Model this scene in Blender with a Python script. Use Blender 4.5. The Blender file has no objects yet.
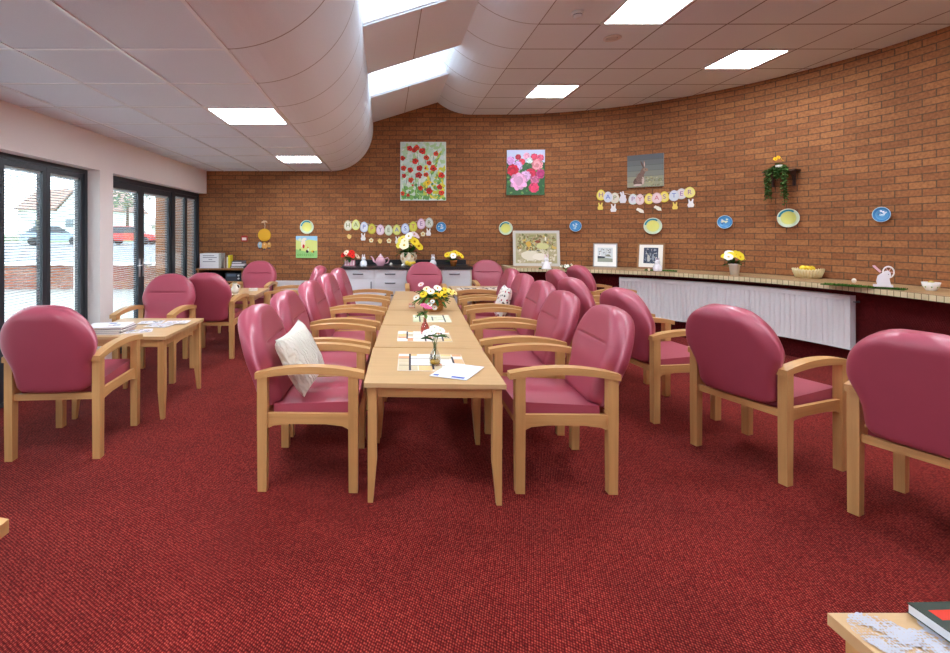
import bpy, bmesh, math, random
from mathutils import Vector, Matrix
RND = random.Random(11)
PI = math.pi
SC = bpy.context.scene
COL = SC.collection
FPX, VX, VY, CAMH = 465.0, 385.0, 233.0, 1.43      # focal length in pixels, vanishing point, eye height


def lin(c):
    out = []
    for v in c:
        v = v / 255.0
        out.append(v / 12.92 if v <= 0.04045 else ((v + 0.055) / 1.055) ** 2.4)
    return tuple(out)


# ------------------------------------------------------------------ materials
def new_mat(name):
    m = bpy.data.materials.new(name)
    m.use_nodes = True
    nt = m.node_tree
    b = nt.nodes['Principled BSDF']
    return m, nt, b


def N(nt, kind, **kw):
    n = nt.nodes.new(kind)
    for k, v in kw.items():
        setattr(n, k, v)
    return n


def plain(name, rgb, rough=0.5, metal=0.0, noise=0.06, scale=30.0, bump=0.0, spec=0.5):
    m, nt, b = new_mat(name)
    c = lin(rgb)
    tc = N(nt, 'ShaderNodeTexCoord')
    nz = N(nt, 'ShaderNodeTexNoise')
    nz.inputs['Scale'].default_value = scale
    nz.inputs['Detail'].default_value = 3
    nt.links.new(tc.outputs['Object'], nz.inputs['Vector'])
    mx = N(nt, 'ShaderNodeMixRGB')
    mx.inputs[1].default_value = tuple(x * (1 - noise) for x in c) + (1,)
    mx.inputs[2].default_value = tuple(min(1, x * (1 + noise)) for x in c) + (1,)
    nt.links.new(nz.outputs['Fac'], mx.inputs[0])
    nt.links.new(mx.outputs[0], b.inputs['Base Color'])
    b.inputs['Roughness'].default_value = rough
    b.inputs['Metallic'].default_value = metal
    b.inputs['Specular IOR Level'].default_value = spec
    if bump:
        bp = N(nt, 'ShaderNodeBump')
        bp.inputs['Strength'].default_value = bump
        bp.inputs['Distance'].default_value = 0.002
        nt.links.new(nz.outputs['Fac'], bp.inputs['Height'])
        nt.links.new(bp.outputs[0], b.inputs['Normal'])
    return m


def painted(name, rough=0.55, spec=0.4):
    m, nt, b = new_mat(name)
    a = N(nt, 'ShaderNodeAttribute', attribute_name='Col')
    nt.links.new(a.outputs['Color'], b.inputs['Base Color'])
    b.inputs['Roughness'].default_value = rough
    b.inputs['Specular IOR Level'].default_value = spec
    return m


def wood(name, rgb, axis, rough=0.38, contrast=0.16):
    m, nt, b = new_mat(name)
    c = lin(rgb)
    tc = N(nt, 'ShaderNodeTexCoord')
    oi = N(nt, 'ShaderNodeObjectInfo')
    mp = N(nt, 'ShaderNodeMapping')
    s = [26.0, 26.0, 26.0]
    s[axis] = 1.6
    mp.inputs['Scale'].default_value = s
    ad = N(nt, 'ShaderNodeVectorMath', operation='ADD')
    sc = N(nt, 'ShaderNodeVectorMath', operation='SCALE')
    sc.inputs['Scale'].default_value = 3.0
    cv = N(nt, 'ShaderNodeCombineXYZ')
    for k in range(3):
        nt.links.new(oi.outputs['Random'], cv.inputs[k])
    nt.links.new(cv.outputs[0], sc.inputs[0])
    nt.links.new(tc.outputs['Object'], ad.inputs[0])
    nt.links.new(sc.outputs[0], ad.inputs[1])
    nt.links.new(ad.outputs[0], mp.inputs['Vector'])
    nz = N(nt, 'ShaderNodeTexNoise')
    nz.inputs['Scale'].default_value = 1.0
    nz.inputs['Detail'].default_value = 6
    nz.inputs['Roughness'].default_value = 0.6
    nt.links.new(mp.outputs[0], nz.inputs['Vector'])
    rp = N(nt, 'ShaderNodeValToRGB')
    rp.color_ramp.elements[0].position = 0.3
    rp.color_ramp.elements[1].position = 0.72
    rp.color_ramp.elements[0].color = (c[0] * (1 - contrast), c[1] * (1 - contrast * 1.25), c[2] * (1 - contrast * 1.5), 1)
    rp.color_ramp.elements[1].color = (min(1, c[0] * (1 + contrast * .6)), min(1, c[1] * (1 + contrast * .6)), min(1, c[2] * (1 + contrast * .6)), 1)
    nt.links.new(nz.outputs['Fac'], rp.inputs[0])
    nt.links.new(rp.outputs[0], b.inputs['Base Color'])
    b.inputs['Roughness'].default_value = rough
    return m


def emissive(name, rgb, strength):
    m, nt, b = new_mat(name)
    b.inputs['Base Color'].default_value = (0.8, 0.8, 0.8, 1)
    b.inputs['Emission Color'].default_value = tuple(rgb) + (1,)
    b.inputs['Emission Strength'].default_value = strength
    return m


def glass_mat(name, tint=(0.97, 0.99, 0.98), refl=0.05, rough=0.0):
    m = bpy.data.materials.new(name)
    m.use_nodes = True
    nt = m.node_tree
    nt.nodes.remove(nt.nodes['Principled BSDF'])
    out = nt.nodes['Material Output']
    tr = N(nt, 'ShaderNodeBsdfTransparent')
    tr.inputs[0].default_value = tuple(tint) + (1,)
    gl = N(nt, 'ShaderNodeBsdfGlossy')
    gl.inputs['Roughness'].default_value = rough
    fr = N(nt, 'ShaderNodeLayerWeight')
    pw = N(nt, 'ShaderNodeMath', operation='POWER')
    pw.inputs[1].default_value = 4.0
    ad = N(nt, 'ShaderNodeMath', operation='MULTIPLY_ADD')
    ad.inputs[1].default_value = 0.7
    ad.inputs[2].default_value = refl
    ad.use_clamp = True
    mx = N(nt, 'ShaderNodeMixShader')
    nt.links.new(fr.outputs['Facing'], pw.inputs[0])
    nt.links.new(pw.outputs[0], ad.inputs[0])
    nt.links.new(ad.outputs[0], mx.inputs[0])
    nt.links.new(tr.outputs[0], mx.inputs[1])
    nt.links.new(gl.outputs[0], mx.inputs[2])
    nt.links.new(mx.outputs[0], out.inputs['Surface'])
    return m


def brick_mat(name, c1, c2, cm, bw=0.225, rh=0.075, mortar=0.006, offset=0.5, rough=0.85, bump=0.6, dirt=0.35, bias=0.0):
    m, nt, b = new_mat(name)
    uv = N(nt, 'ShaderNodeUVMap')
    br = N(nt, 'ShaderNodeTexBrick')
    br.offset = offset
    br.inputs['Scale'].default_value = 1.0
    br.inputs['Brick Width'].default_value = bw
    br.inputs['Row Height'].default_value = rh
    br.inputs['Mortar Size'].default_value = mortar
    br.inputs['Mortar Smooth'].default_value = 0.15
    br.inputs['Bias'].default_value = bias
    br.inputs['Color1'].default_value = lin(c1) + (1,)
    br.inputs['Color2'].default_value = lin(c2) + (1,)
    br.inputs['Mortar'].default_value = lin(cm) + (1,)
    nt.links.new(uv.outputs[0], br.inputs['Vector'])
    nz = N(nt, 'ShaderNodeTexNoise')
    nz.inputs['Scale'].default_value = 38.0
    nz.inputs['Detail'].default_value = 5
    nt.links.new(uv.outputs[0], nz.inputs['Vector'])
    n2 = N(nt, 'ShaderNodeTexNoise')
    n2.inputs['Scale'].default_value = 1.3
    n2.inputs['Detail'].default_value = 4
    nt.links.new(uv.outputs[0], n2.inputs['Vector'])
    mr = N(nt, 'ShaderNodeMapRange')
    mr.inputs['From Min'].default_value = 0.25
    mr.inputs['From Max'].default_value = 0.75
    mr.inputs['To Min'].default_value = 1 - dirt
    mr.inputs['To Max'].default_value = 1 + dirt * .6
    nt.links.new(nz.outputs['Fac'], mr.inputs[0])
    m2 = N(nt, 'ShaderNodeMapRange')
    m2.inputs['From Min'].default_value = 0.3
    m2.inputs['From Max'].default_value = 0.7
    m2.inputs['To Min'].default_value = 1 - dirt * .35
    m2.inputs['To Max'].default_value = 1 + dirt * .3
    nt.links.new(n2.outputs['Fac'], m2.inputs[0])
    mu = N(nt, 'ShaderNodeMath', operation='MULTIPLY')
    nt.links.new(mr.outputs[0], mu.inputs[0])
    nt.links.new(m2.outputs[0], mu.inputs[1])
    vm = N(nt, 'ShaderNodeVectorMath', operation='SCALE')
    nt.links.new(br.outputs['Color'], vm.inputs[0])
    nt.links.new(mu.outputs[0], vm.inputs['Scale'])
    nt.links.new(vm.outputs[0], b.inputs['Base Color'])
    b.inputs['Roughness'].default_value = rough
    b.inputs['Specular IOR Level'].default_value = 0.25
    if bump:
        sb = N(nt, 'ShaderNodeMath', operation='MULTIPLY_ADD')
        sb.inputs[1].default_value = -1.0
        nt.links.new(br.outputs['Fac'], sb.inputs[0])
        sm = N(nt, 'ShaderNodeMath', operation='MULTIPLY')
        sm.inputs[1].default_value = 0.35
        nt.links.new(nz.outputs['Fac'], sm.inputs[0])
        nt.links.new(sm.outputs[0], sb.inputs[2])
        bp = N(nt, 'ShaderNodeBump')
        bp.inputs['Strength'].default_value = bump
        bp.inputs['Distance'].default_value = 0.006
        nt.links.new(sb.outputs[0], bp.inputs['Height'])
        nt.links.new(bp.outputs[0], b.inputs['Normal'])
    return m


def tile_ceiling_mat(name, rgb, seam, x0, y0, lines_x=True, width=0.012, pitch=0.6):
    """mineral-fibre ceiling tiles: seams every `pitch` metres in object X and Y"""
    m, nt, b = new_mat(name)
    tc = N(nt, 'ShaderNodeTexCoord')
    sp = N(nt, 'ShaderNodeSeparateXYZ')
    nt.links.new(tc.outputs['Object'], sp.inputs[0])
    outs = []
    for k, (o, on) in enumerate(((x0, lines_x), (y0, True))):
        if not on:
            continue
        a = N(nt, 'ShaderNodeMath', operation='SUBTRACT')
        a.inputs[1].default_value = o + pitch / 2
        nt.links.new(sp.outputs[k], a.inputs[0])
        d = N(nt, 'ShaderNodeMath', operation='DIVIDE')
        d.inputs[1].default_value = pitch
        nt.links.new(a.outputs[0], d.inputs[0])
        f = N(nt, 'ShaderNodeMath', operation='FRACT')
        nt.links.new(d.outputs[0], f.inputs[0])
        c = N(nt, 'ShaderNodeMath', operation='SUBTRACT')
        c.inputs[1].default_value = 0.5
        nt.links.new(f.outputs[0], c.inputs[0])
        ab = N(nt, 'ShaderNodeMath', operation='ABSOLUTE')
        nt.links.new(c.outputs[0], ab.inputs[0])
        lt = N(nt, 'ShaderNodeMath', operation='LESS_THAN')
        lt.inputs[1].default_value = width / 2 / pitch
        nt.links.new(ab.outputs[0], lt.inputs[0])
        outs.append(lt)
    if len(outs) == 2:
        mxx = N(nt, 'ShaderNodeMath', operation='MAXIMUM')
        nt.links.new(outs[0].outputs[0], mxx.inputs[0])
        nt.links.new(outs[1].outputs[0], mxx.inputs[1])
        fac = mxx
    else:
        fac = outs[0]
    nz = N(nt, 'ShaderNodeTexNoise')
    nz.inputs['Scale'].default_value = 160
    nt.links.new(tc.outputs['Object'], nz.inputs['Vector'])
    c = lin(rgb)
    tilec = N(nt, 'ShaderNodeMixRGB')
    tilec.inputs[1].default_value = tuple(x * .95 for x in c) + (1,)
    tilec.inputs[2].default_value = tuple(min(1, x * 1.05) for x in c) + (1,)
    nt.links.new(nz.outputs['Fac'], tilec.inputs[0])
    mx = N(nt, 'ShaderNodeMixRGB')
    nt.links.new(fac.outputs[0], mx.inputs[0])
    nt.links.new(tilec.outputs[0], mx.inputs[1])
    mx.inputs[2].default_value = lin(seam) + (1,)
    nt.links.new(mx.outputs[0], b.inputs['Base Color'])
    b.inputs['Roughness'].default_value = 0.75
    b.inputs['Specular IOR Level'].default_value = 0.3
    return m


def carpet_mat(name, dark, mid, light, scale=64.0, coord='Object'):
    m, nt, b = new_mat(name)
    tc = N(nt, 'ShaderNodeTexCoord')
    mp = N(nt, 'ShaderNodeMapping')
    mp.inputs['Rotation'].default_value = (0, 0, 0.42)
    mp.inputs['Scale'].default_value = (scale, scale * .72, scale)
    nt.links.new(tc.outputs[coord], mp.inputs['Vector'])
    vo = N(nt, 'ShaderNodeTexVoronoi')
    vo.inputs['Scale'].default_value = 1.0
    vo.inputs['Randomness'].default_value = 0.28
    nt.links.new(mp.outputs[0], vo.inputs['Vector'])
    rp = N(nt, 'ShaderNodeValToRGB')
    e = rp.color_ramp.elements
    e[0].position, e[0].color = 0.12, lin(light) + (1,)
    e[1].position, e[1].color = 0.62, lin(dark) + (1,)
    x = e.new(0.36)
    x.color = lin(mid) + (1,)
    nt.links.new(vo.outputs['Distance'], rp.inputs[0])
    hs = N(nt, 'ShaderNodeSeparateColor')
    nt.links.new(vo.outputs['Color'], hs.inputs[0])
    mr = N(nt, 'ShaderNodeMapRange')
    mr.inputs['To Min'].default_value = 0.78
    mr.inputs['To Max'].default_value = 1.2
    nt.links.new(hs.outputs[0], mr.inputs[0])
    n2 = N(nt, 'ShaderNodeTexNoise')
    n2.inputs['Scale'].default_value = 2.2
    n2.inputs['Detail'].default_value = 3
    nt.links.new(tc.outputs[coord], n2.inputs['Vector'])
    m2 = N(nt, 'ShaderNodeMapRange')
    m2.inputs['From Min'].default_value = .3
    m2.inputs['From Max'].default_value = .7
    m2.inputs['To Min'].default_value = 0.86
    m2.inputs['To Max'].default_value = 1.12
    nt.links.new(n2.outputs['Fac'], m2.inputs[0])
    mu = N(nt, 'ShaderNodeMath', operation='MULTIPLY')
    nt.links.new(mr.outputs[0], mu.inputs[0])
    nt.links.new(m2.outputs[0], mu.inputs[1])
    vm = N(nt, 'ShaderNodeVectorMath', operation='SCALE')
    nt.links.new(rp.outputs[0], vm.inputs[0])
    nt.links.new(mu.outputs[0], vm.inputs['Scale'])
    nt.links.new(vm.outputs[0], b.inputs['Base Color'])
    b.inputs['Roughness'].default_value = 0.95
    b.inputs['Specular IOR Level'].default_value = 0.1
    b.inputs['Sheen Weight'].default_value = 0.035
    b.inputs['Sheen Roughness'].default_value = 0.6
    b.inputs['Sheen Tint'].default_value = (1.0, .62, .66, 1)
    bp = N(nt, 'ShaderNodeBump')
    bp.inputs['Strength'].default_value = 0.7
    bp.inputs['Distance'].default_value = 0.004
    bp.invert = True
    nt.links.new(vo.outputs['Distance'], bp.inputs['Height'])
    nt.links.new(bp.outputs[0], b.inputs['Normal'])
    return m


# ------------------------------------------------------------------ mesh builder
class MB:
    def __init__(s):
        s.v, s.f, s.c, s.mi, s.sm, s.uv = [], [], [], [], [], []
        s.M = Matrix.Identity(4)

    def add(s, verts, faces, col=(255, 255, 255), smooth=False, mi=0, uvs=None):
        o = len(s.v)
        s.v += [s.M @ Vector(p) for p in verts]
        lc = lin(col)
        for k, f in enumerate(faces):
            s.f.append([i + o for i in f])
            s.c.append(lc)
            s.mi.append(mi)
            s.sm.append(smooth)
            s.uv.append(uvs[k] if uvs else None)
        return s

    def box(s, x0, x1, y0, y1, z0, z1, col=(255, 255, 255), mi=0):
        v = [(x0, y0, z0), (x1, y0, z0), (x1, y1, z0), (x0, y1, z0), (x0, y0, z1), (x1, y0, z1), (x1, y1, z1), (x0, y1, z1)]
        return s.add(v, [(3, 2, 1, 0), (4, 5, 6, 7), (0, 1, 5, 4), (1, 2, 6, 5), (2, 3, 7, 6), (3, 0, 4, 7)], col, False, mi)

    def frustum(s, a, za, b, zb, col=(255, 255, 255), mi=0):
        """a, b = (x0,x1,y0,y1) rectangles at heights za < zb"""
        v = [(a[0], a[2], za), (a[1], a[2], za), (a[1], a[3], za), (a[0], a[3], za), (b[0], b[2], zb), (b[1], b[2], zb), (b[1], b[3], zb), (b[0], b[3], zb)]
        return s.add(v, [(3, 2, 1, 0), (4, 5, 6, 7), (0, 1, 5, 4), (1, 2, 6, 5), (2, 3, 7, 6), (3, 0, 4, 7)], col, False, mi)

    def prism(s, pts, axis, a, b, col=(255, 255, 255), mi=0, smooth=False):
        """pts 2-D outline (counter-clockwise); axis 'y': pts are (x,z); 'z': (x,y); 'x': (y,z)"""
        def P(p, t):
            return {'y': (p[0], t, p[1]), 'z': (p[0], p[1], t), 'x': (t, p[0], p[1])}[axis]
        n = len(pts)
        v = [P(p, a) for p in pts] + [P(p, b) for p in pts]
        f = [list(range(n)), list(range(2 * n - 1, n - 1, -1))]
        f += [(i, i + n, (i + 1) % n + n, (i + 1) % n) for i in range(n)]
        s.add(v, f[:2], col, False, mi)
        o = len(s.v) - 2 * n
        lc = lin(col)
        for q in f[2:]:
            s.f.append([i + o for i in q]); s.c.append(lc); s.mi.append(mi); s.sm.append(smooth); s.uv.append(None)
        return s

    def lathe(s, prof, n=24, at=(0, 0, 0), col=(255, 255, 255), mi=0, smooth=True, axis='z', cols=None):
        v, f = [], []
        for (r, h) in prof:
            for k in range(n):
                t = 2 * PI * k / n
                p = (r * math.cos(t), r * math.sin(t), h)
                if axis == 'y':
                    p = (p[0], -p[2], p[1])
                v.append((p[0] + at[0], p[1] + at[1], p[2] + at[2]))
        for j in range(len(prof) - 1):
            ring = []
            for k in range(n):
                a, b_ = j * n + k, j * n + (k + 1) % n
                ring.append((a, b_, b_ + n, a + n))
            f.append(ring)
        o = len(s.v)
        s.v += [s.M @ Vector(p) for p in v]
        for j, ring in enumerate(f):
            lc = lin(cols[j] if cols else col)
            for q in ring:
                s.f.append([i + o for i in q]); s.c.append(lc); s.mi.append(mi); s.sm.append(smooth); s.uv.append(None)
        return s

    def tube(s, pts, r, n=8, col=(255, 255, 255), mi=0, smooth=True):
        pts = [Vector(p) for p in pts]
        rs = r if isinstance(r, (list, tuple)) else [r] * len(pts)
        v, f = [], []
        up = None
        for i, p in enumerate(pts):
            d = (pts[min(i + 1, len(pts) - 1)] - pts[max(i - 1, 0)]).normalized()
            if up is None:
                up = Vector((0, 0, 1)) if abs(d.z) < .9 else Vector((1, 0, 0))
            a = d.cross(up).normalized()
            b_ = a.cross(d).normalized()
            up = b_
            for k in range(n):
                t = 2 * PI * k / n
                v.append(tuple(p + (a * math.cos(t) + b_ * math.sin(t)) * rs[i]))
        for i in range(len(pts) - 1):
            for k in range(n):
                a, b2 = i * n + k, i * n + (k + 1) % n
                f.append((a, a + n, b2 + n, b2))
        f.append(tuple(range(n)))
        f.append(tuple(range(len(v) - 1, len(v) - n - 1, -1)))
        return s.add(v, f, col, smooth, mi)

    def ball(s, c, r, col=(255, 255, 255), nu=12, nv=8, mi=0):
        rx, ry, rz = r if isinstance(r, (list, tuple)) else (r, r, r)
        v = [(c[0], c[1], c[2] - rz)]
        for j in range(1, nv):
            t = -PI / 2 + PI * j / nv
            for k in range(nu):
                a = 2 * PI * k / nu
                v.append((c[0] + rx * math.cos(t) * math.cos(a), c[1] + ry * math.cos(t) * math.sin(a), c[2] + rz * math.sin(t)))
        v.append((c[0], c[1], c[2] + rz))
        f = []
        for k in range(nu):
            f.append((0, 1 + (k + 1) % nu, 1 + k))
            f.append((len(v) - 1, 1 + (nv - 2) * nu + k, 1 + (nv - 2) * nu + (k + 1) % nu))
        for j in range(nv - 2):
            for k in range(nu):
                a, b_ = 1 + j * nu + k, 1 + j * nu + (k + 1) % nu
                f.append((a, b_, b_ + nu, a + nu))
        return s.add(v, f, col, True, mi)

    def disc(s, x, z, y, rx, rz, col, n=12, jit=0.0, rot=0.0):
        """a flat painted patch in the XZ plane at depth y, facing -Y"""
        v = []
        for k in range(n):
            t = 2 * PI * k / n
            q = 1 + RND.uniform(-jit, jit)
            a, b_ = rx * q * math.cos(t), rz * q * math.sin(t)
            v.append((x + a * math.cos(rot) - b_ * math.sin(rot), y, z + a * math.sin(rot) + b_ * math.cos(rot)))
        return s.add(v, [tuple(range(n))], col)

    def patch(s, pts, y, col):
        return s.add([(p[0], y, p[1]) for p in pts], [tuple(range(len(pts)))], col)

    def leaf(s, base, direction, length, width, col, droop=0.2, side=None):
        b = Vector(base); d = Vector(direction).normalized()
        u = Vector((0, 0, 1))
        a = d.cross(u)
        if a.length < 1e-3:
            a = Vector((1, 0, 0))
        a.normalize()
        if side:
            a = Vector(side).normalized()
        nrm = a.cross(d).normalized()
        v = []
        for t, w in ((0, .12), (.3, .9), (.6, 1.0), (.85, .55), (1, .02)):
            p = b + d * length * t - u * droop * length * t * t
            v += [tuple(p - a * width * w / 2 + nrm * width * .12), tuple(p - nrm * width * .05), tuple(p + a * width * w / 2 + nrm * width * .12)]
        f = []
        for i in range(4):
            o = i * 3
            f += [(o, o + 1, o + 4, o + 3), (o + 1, o + 2, o + 5, o + 4)]
        return s.add(v, f, col, True)

    def shift(s, d):
        d = Vector(d)
        s.v = [p + d for p in s.v]
        return s

    def build(s, name, mats, parent=None, bevel=0.0, seg=2, smooth_all=False):
        me = bpy.data.meshes.new(name)
        bm = bmesh.new()
        vs = [bm.verts.new(p) for p in s.v]
        cl = bm.loops.layers.float_color.new('Col')
        ul = bm.loops.layers.uv.new('UVMap') if any(u for u in s.uv) else None
        for f, c, mi, sm, uv in zip(s.f, s.c, s.mi, s.sm, s.uv):
            try:
                fc = bm.faces.new([vs[i] for i in f])
            except ValueError:
                continue
            fc.material_index = mi
            fc.smooth = sm or smooth_all
            for k, lp in enumerate(fc.loops):
                lp[cl] = (c[0], c[1], c[2], 1)
                if ul and uv:
                    lp[ul].uv = uv[k]
        if bevel > 0:
            ed = [e for e in bm.edges if len(e.link_faces) == 2 and e.calc_face_angle(0) > 0.6]
            bmesh.ops.bevel(bm, geom=ed, offset=bevel, segments=seg, profile=0.5, affect='EDGES', clamp_overlap=True)
            if seg > 1:
                for fc in bm.faces:
                    fc.smooth = True
        bm.normal_update()
        bm.to_mesh(me)
        bm.free()
        if bevel > 0 and seg > 1:
            try:
                me.set_sharp_from_angle(angle=0.7)
            except Exception:
                pass
        for m in (mats if isinstance(mats, (list, tuple)) else [mats]):
            me.materials.append(m)
        o = bpy.data.objects.new(name, me)
        COL.objects.link(o)
        if parent:
            o.parent = parent
        return o


def tag(o, label=None, cat=None, group=None, kind=None):
    if label: o['label'] = label
    if cat: o['category'] = cat
    if group: o['group'] = group
    if kind: o['kind'] = kind
    return o


def empty(name, loc=(0, 0, 0), rz=0.0, label=None, cat=None, group=None, kind=None):
    o = bpy.data.objects.new(name, None)
    o.empty_display_size = 0.1
    COL.objects.link(o)
    o.location = loc
    o.rotation_euler = (0, 0, rz)
    return tag(o, label, cat, group, kind)


def copy_tree(o, loc, rz, label=None, group=None, skip=()):
    def rec(src, par):
        c = src.copy()
        COL.objects.link(c)
        if par:
            c.parent = par
        for ch in src.children:
            if ch.name.split('.')[0] not in skip:
                rec(ch, c)
        return c
    c = rec(o, None)
    c.location = loc
    c.rotation_euler = (0, 0, rz)
    if label: c['label'] = label
    if group: c['group'] = group
    return c


# ------------------------------------------------------------------ photo geometry helpers
RC, CX, CY, YB = 3.53, 1.90, 4.29, 7.82            # curved wall: radius, centre; flat back wall at Y


def at(px, py, h):
    """the point at height h seen at a pixel of the photograph"""
    y = FPX * (CAMH - h) / (py - VY)
    return Vector(((px - VX) * y / FPX, y, h))


def wall_at(px, off=0.0):
    """(x, y, yaw) of the brick wall, `off` metres into the room, seen in pixel column px"""
    k = (px - VX) / FPX
    r = RC - off
    yb = CY + r
    if k * yb <= CX:
        return k * yb, yb, 0.0
    a = k * k + 1
    b = -2 * (k * CX + CY)
    c = CX * CX + CY * CY - r * r
    y = (-b + math.sqrt(b * b - 4 * a * c)) / (2 * a)
    x = k * y
    th = math.atan2(y - CY, x - CX)
    return x, y, th - PI / 2


def wall_frame(px, py, off=0.0):
    x, y, yaw = wall_at(px, off)
    return Vector((x, y, CAMH + (VY - py) * y / FPX)), yaw, y / FPX

# ------------------------------------------------------------------ material set
M_brick = brick_mat('brick', (168, 111, 70), (144, 92, 58), (104, 78, 57), mortar=0.0055)
M_brick_out = brick_mat('garden_brick', (150, 92, 68), (128, 76, 58), (140, 130, 122), mortar=0.008, bump=0.3)
M_ceil_l = tile_ceiling_mat('ceiling_tile_low', (222, 230, 238), (156, 156, 160), -0.90, 2.63, width=0.008)
M_ceil_r = tile_ceiling_mat('ceiling_tile_high', (222, 226, 230), (130, 118, 112), 1.46, 2.63, width=0.016)
M_bull = tile_ceiling_mat('bulkhead_panel', (228, 234, 240), (160, 154, 150), 0, 2.63, lines_x=False, width=0.011)
M_white_wall = plain('wall_paint', (240, 232, 228), 0.7, noise=0.02, scale=4)
M_white = plain('white_paint', (226, 226, 226), 0.45, noise=0.02)
M_bar = plain('ceiling_bar', (248, 252, 255), 0.22, noise=0.0)
M_roof = plain('roof_lining', (232, 240, 248), 0.6, noise=0.02)
M_carpet = carpet_mat('carpet', (74, 11, 10), (118, 24, 22), (172, 80, 64), scale=112.0)
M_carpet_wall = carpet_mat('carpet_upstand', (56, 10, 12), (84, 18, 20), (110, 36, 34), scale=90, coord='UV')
M_dark = plain('graphite_frame', (44, 50, 58), 0.4, noise=0.05, spec=0.5)
M_vinyl = plain('pink_vinyl', (170, 75, 93), 0.36, noise=0.05, scale=9, bump=0.05)
WOODC = (208, 160, 102)
M_wx, M_wy, M_wz = (wood('beech_' + 'xyz'[k], WOODC, k) for k in range(3))
M_top = wood('laminate_top', (210, 172, 124), 0, rough=0.32, contrast=0.07)
M_oak = wood('dark_oak', (150, 96, 48), 2)
M_paint = painted('painted_matt', 0.6)
M_gloss = painted('painted_gloss', 0.2, 0.5)
M_fabric = painted('painted_cloth', 0.9, 0.1)
M_black = plain('worktop_black', (34, 34, 38), 0.3, noise=0.2, scale=120)
M_cab = plain('cabinet_white', (226, 224, 228), 0.35, noise=0.01)
M_steel = plain('brushed_steel', (112, 112, 116), 0.4, 0.7, noise=0.05)
M_chrome = plain('satin_chrome', (206, 206, 208), 0.25, 0.6, noise=0.02)
M_rad = plain('radiator_enamel', (228, 226, 226), 0.35, noise=0.01)
M_glass = glass_mat('window_glass')
M_vase = glass_mat('vase_glass', (0.93, 0.95, 0.94), 0.07)
M_pinkglass = glass_mat('pink_vase_glass', (0.93, 0.66, 0.66), 0.07)
M_light = emissive('light_diffuser', (0.87, 0.95, 1.04), 27.0)
M_ledge_top = brick_mat('ledge_tile_top', (186, 152, 108), (174, 140, 98), (150, 120, 84), bw=0.056, rh=0.056, mortar=0.0022, offset=0.0, rough=0.5, bump=0.25, dirt=0.12)
M_ledge_face = brick_mat('ledge_tile_face', (222, 206, 168), (212, 194, 154), (110, 88, 58), bw=0.056, rh=0.056, mortar=0.0028, offset=0.0, rough=0.35, bump=0.25, dirt=0.08)

# ------------------------------------------------------------------ room shell
XL, YF = -3.0, -2.6
ZL, ZR = 2.47, 3.42                     # low and high ceiling heights
fl = MB()
fl.add([(-3.35, YF, 0), (5.6, YF, 0), (5.6, 8.1, 0), (-3.35, 8.1, 0)], [(0, 1, 2, 3)])
tag(fl.build('floor', M_carpet), kind='structure')

path = [(-3.86, YB), (-3.0, YB), (-.22, YB), (CX, YB)]
for k in range(1, 49):
    t = PI / 2 * (1 - k / 48)
    path.append((CX + RC * math.cos(t), CY + RC * math.sin(t)))
n_back = len(path)
path2 = [path[-1], (CX + RC, 2.0), (CX + RC, YF)]


def ribbon(mb, pts, z0, z1, u0=0.0, col=(255, 255, 255), mi=0, smooth=True):
    u = u0
    for a, b in zip(pts[:-1], pts[1:]):
        L = math.hypot(b[0] - a[0], b[1] - a[1])
        za, zb = (z1(a[0]), z1(b[0])) if callable(z1) else (z1, z1)
        mb.add([(a[0], a[1], z0), (b[0], b[1], z0), (b[0], b[1], zb), (a[0], a[1], za)], [(0, 1, 2, 3)], col, smooth, mi,
               [[(u, z0), (u + L, z0), (u + L, zb), (u, za)]])
        u += L
    return u


wb = MB()
uend = ribbon(wb, path, 0, lambda x: 3.36 + .31 * max(0, min(1.9, x) + .2))
wb.add([(-3.86, YB, 0), (-3.86, YB, 3.36), (-3.86, YB + .3, 3.36), (-3.86, YB + .3, 0)], [(0, 1, 2, 3)], uvs=[[(0, 0), (0, 3.36), (-.3, 3.36), (-.3, 0)]])
tag(wb.build('wall_back', M_brick), kind='structure')
wr = MB()
ribbon(wr, path2, 0, 4.0, uend)
tag(wr.build('wall_right', M_brick), kind='structure')
wf = MB()
wf.box(-3.3, 5.6, YF - .15, YF, 0, 4.3)
tag(wf.build('wall_front', M_white_wall), kind='structure')

# left wall: downstand over the openings, the pier between them and the blank stretch by the camera
W1A, W1B, W2A, W2B, HEAD = 0.64, 4.895, 5.13, YB, 2.09
wl = MB()
wl.box(-3.28, XL, YF, YB, HEAD, 2.75)
wl.box(-3.28, XL, W1B, W2A, 0, HEAD)
wl.box(-3.28, XL, YF, W1A, 0, HEAD)
tag(wl.build('wall_left', M_white_wall), kind='structure')

# low ceiling and its rolled edge
BX, BR = -0.90, 0.70
ce = MB()
ce.add([(XL - .2, YF, ZL), (BX, YF, ZL), (BX, YB + .02, ZL), (XL - .2, YB + .02, ZL)], [(3, 2, 1, 0)])
arc = [(BX + BR * math.sin(t), ZL + BR - BR * math.cos(t)) for t in [PI / 2 * k / 20 for k in range(21)]] + [(BX + BR, 3.9)]
for a, b in zip(arc[:-1], arc[1:]):
    ce.add([(a[0], YF, a[1]), (b[0], YF, b[1]), (b[0], YB + .02, b[1]), (a[0], YB + .02, a[1])], [(3, 2, 1, 0)], smooth=True, mi=1)
tag(ce.build('ceiling', [M_ceil_l, M_bull]), kind='structure')
tb = MB()
for k in range(0, 4):
    x = BX - .6 * k
    tb.box(x - .011, x + .011, YF, YB - .002, ZL - .006, ZL + .002)
y = 2.63 - .6 * 8
while y < YB:
    tb.box(XL, BX, y - .010, y + .010, ZL - .005, ZL + .002)
    y += .6
tag(tb.build('trim_1', M_bar), kind='structure')

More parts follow.
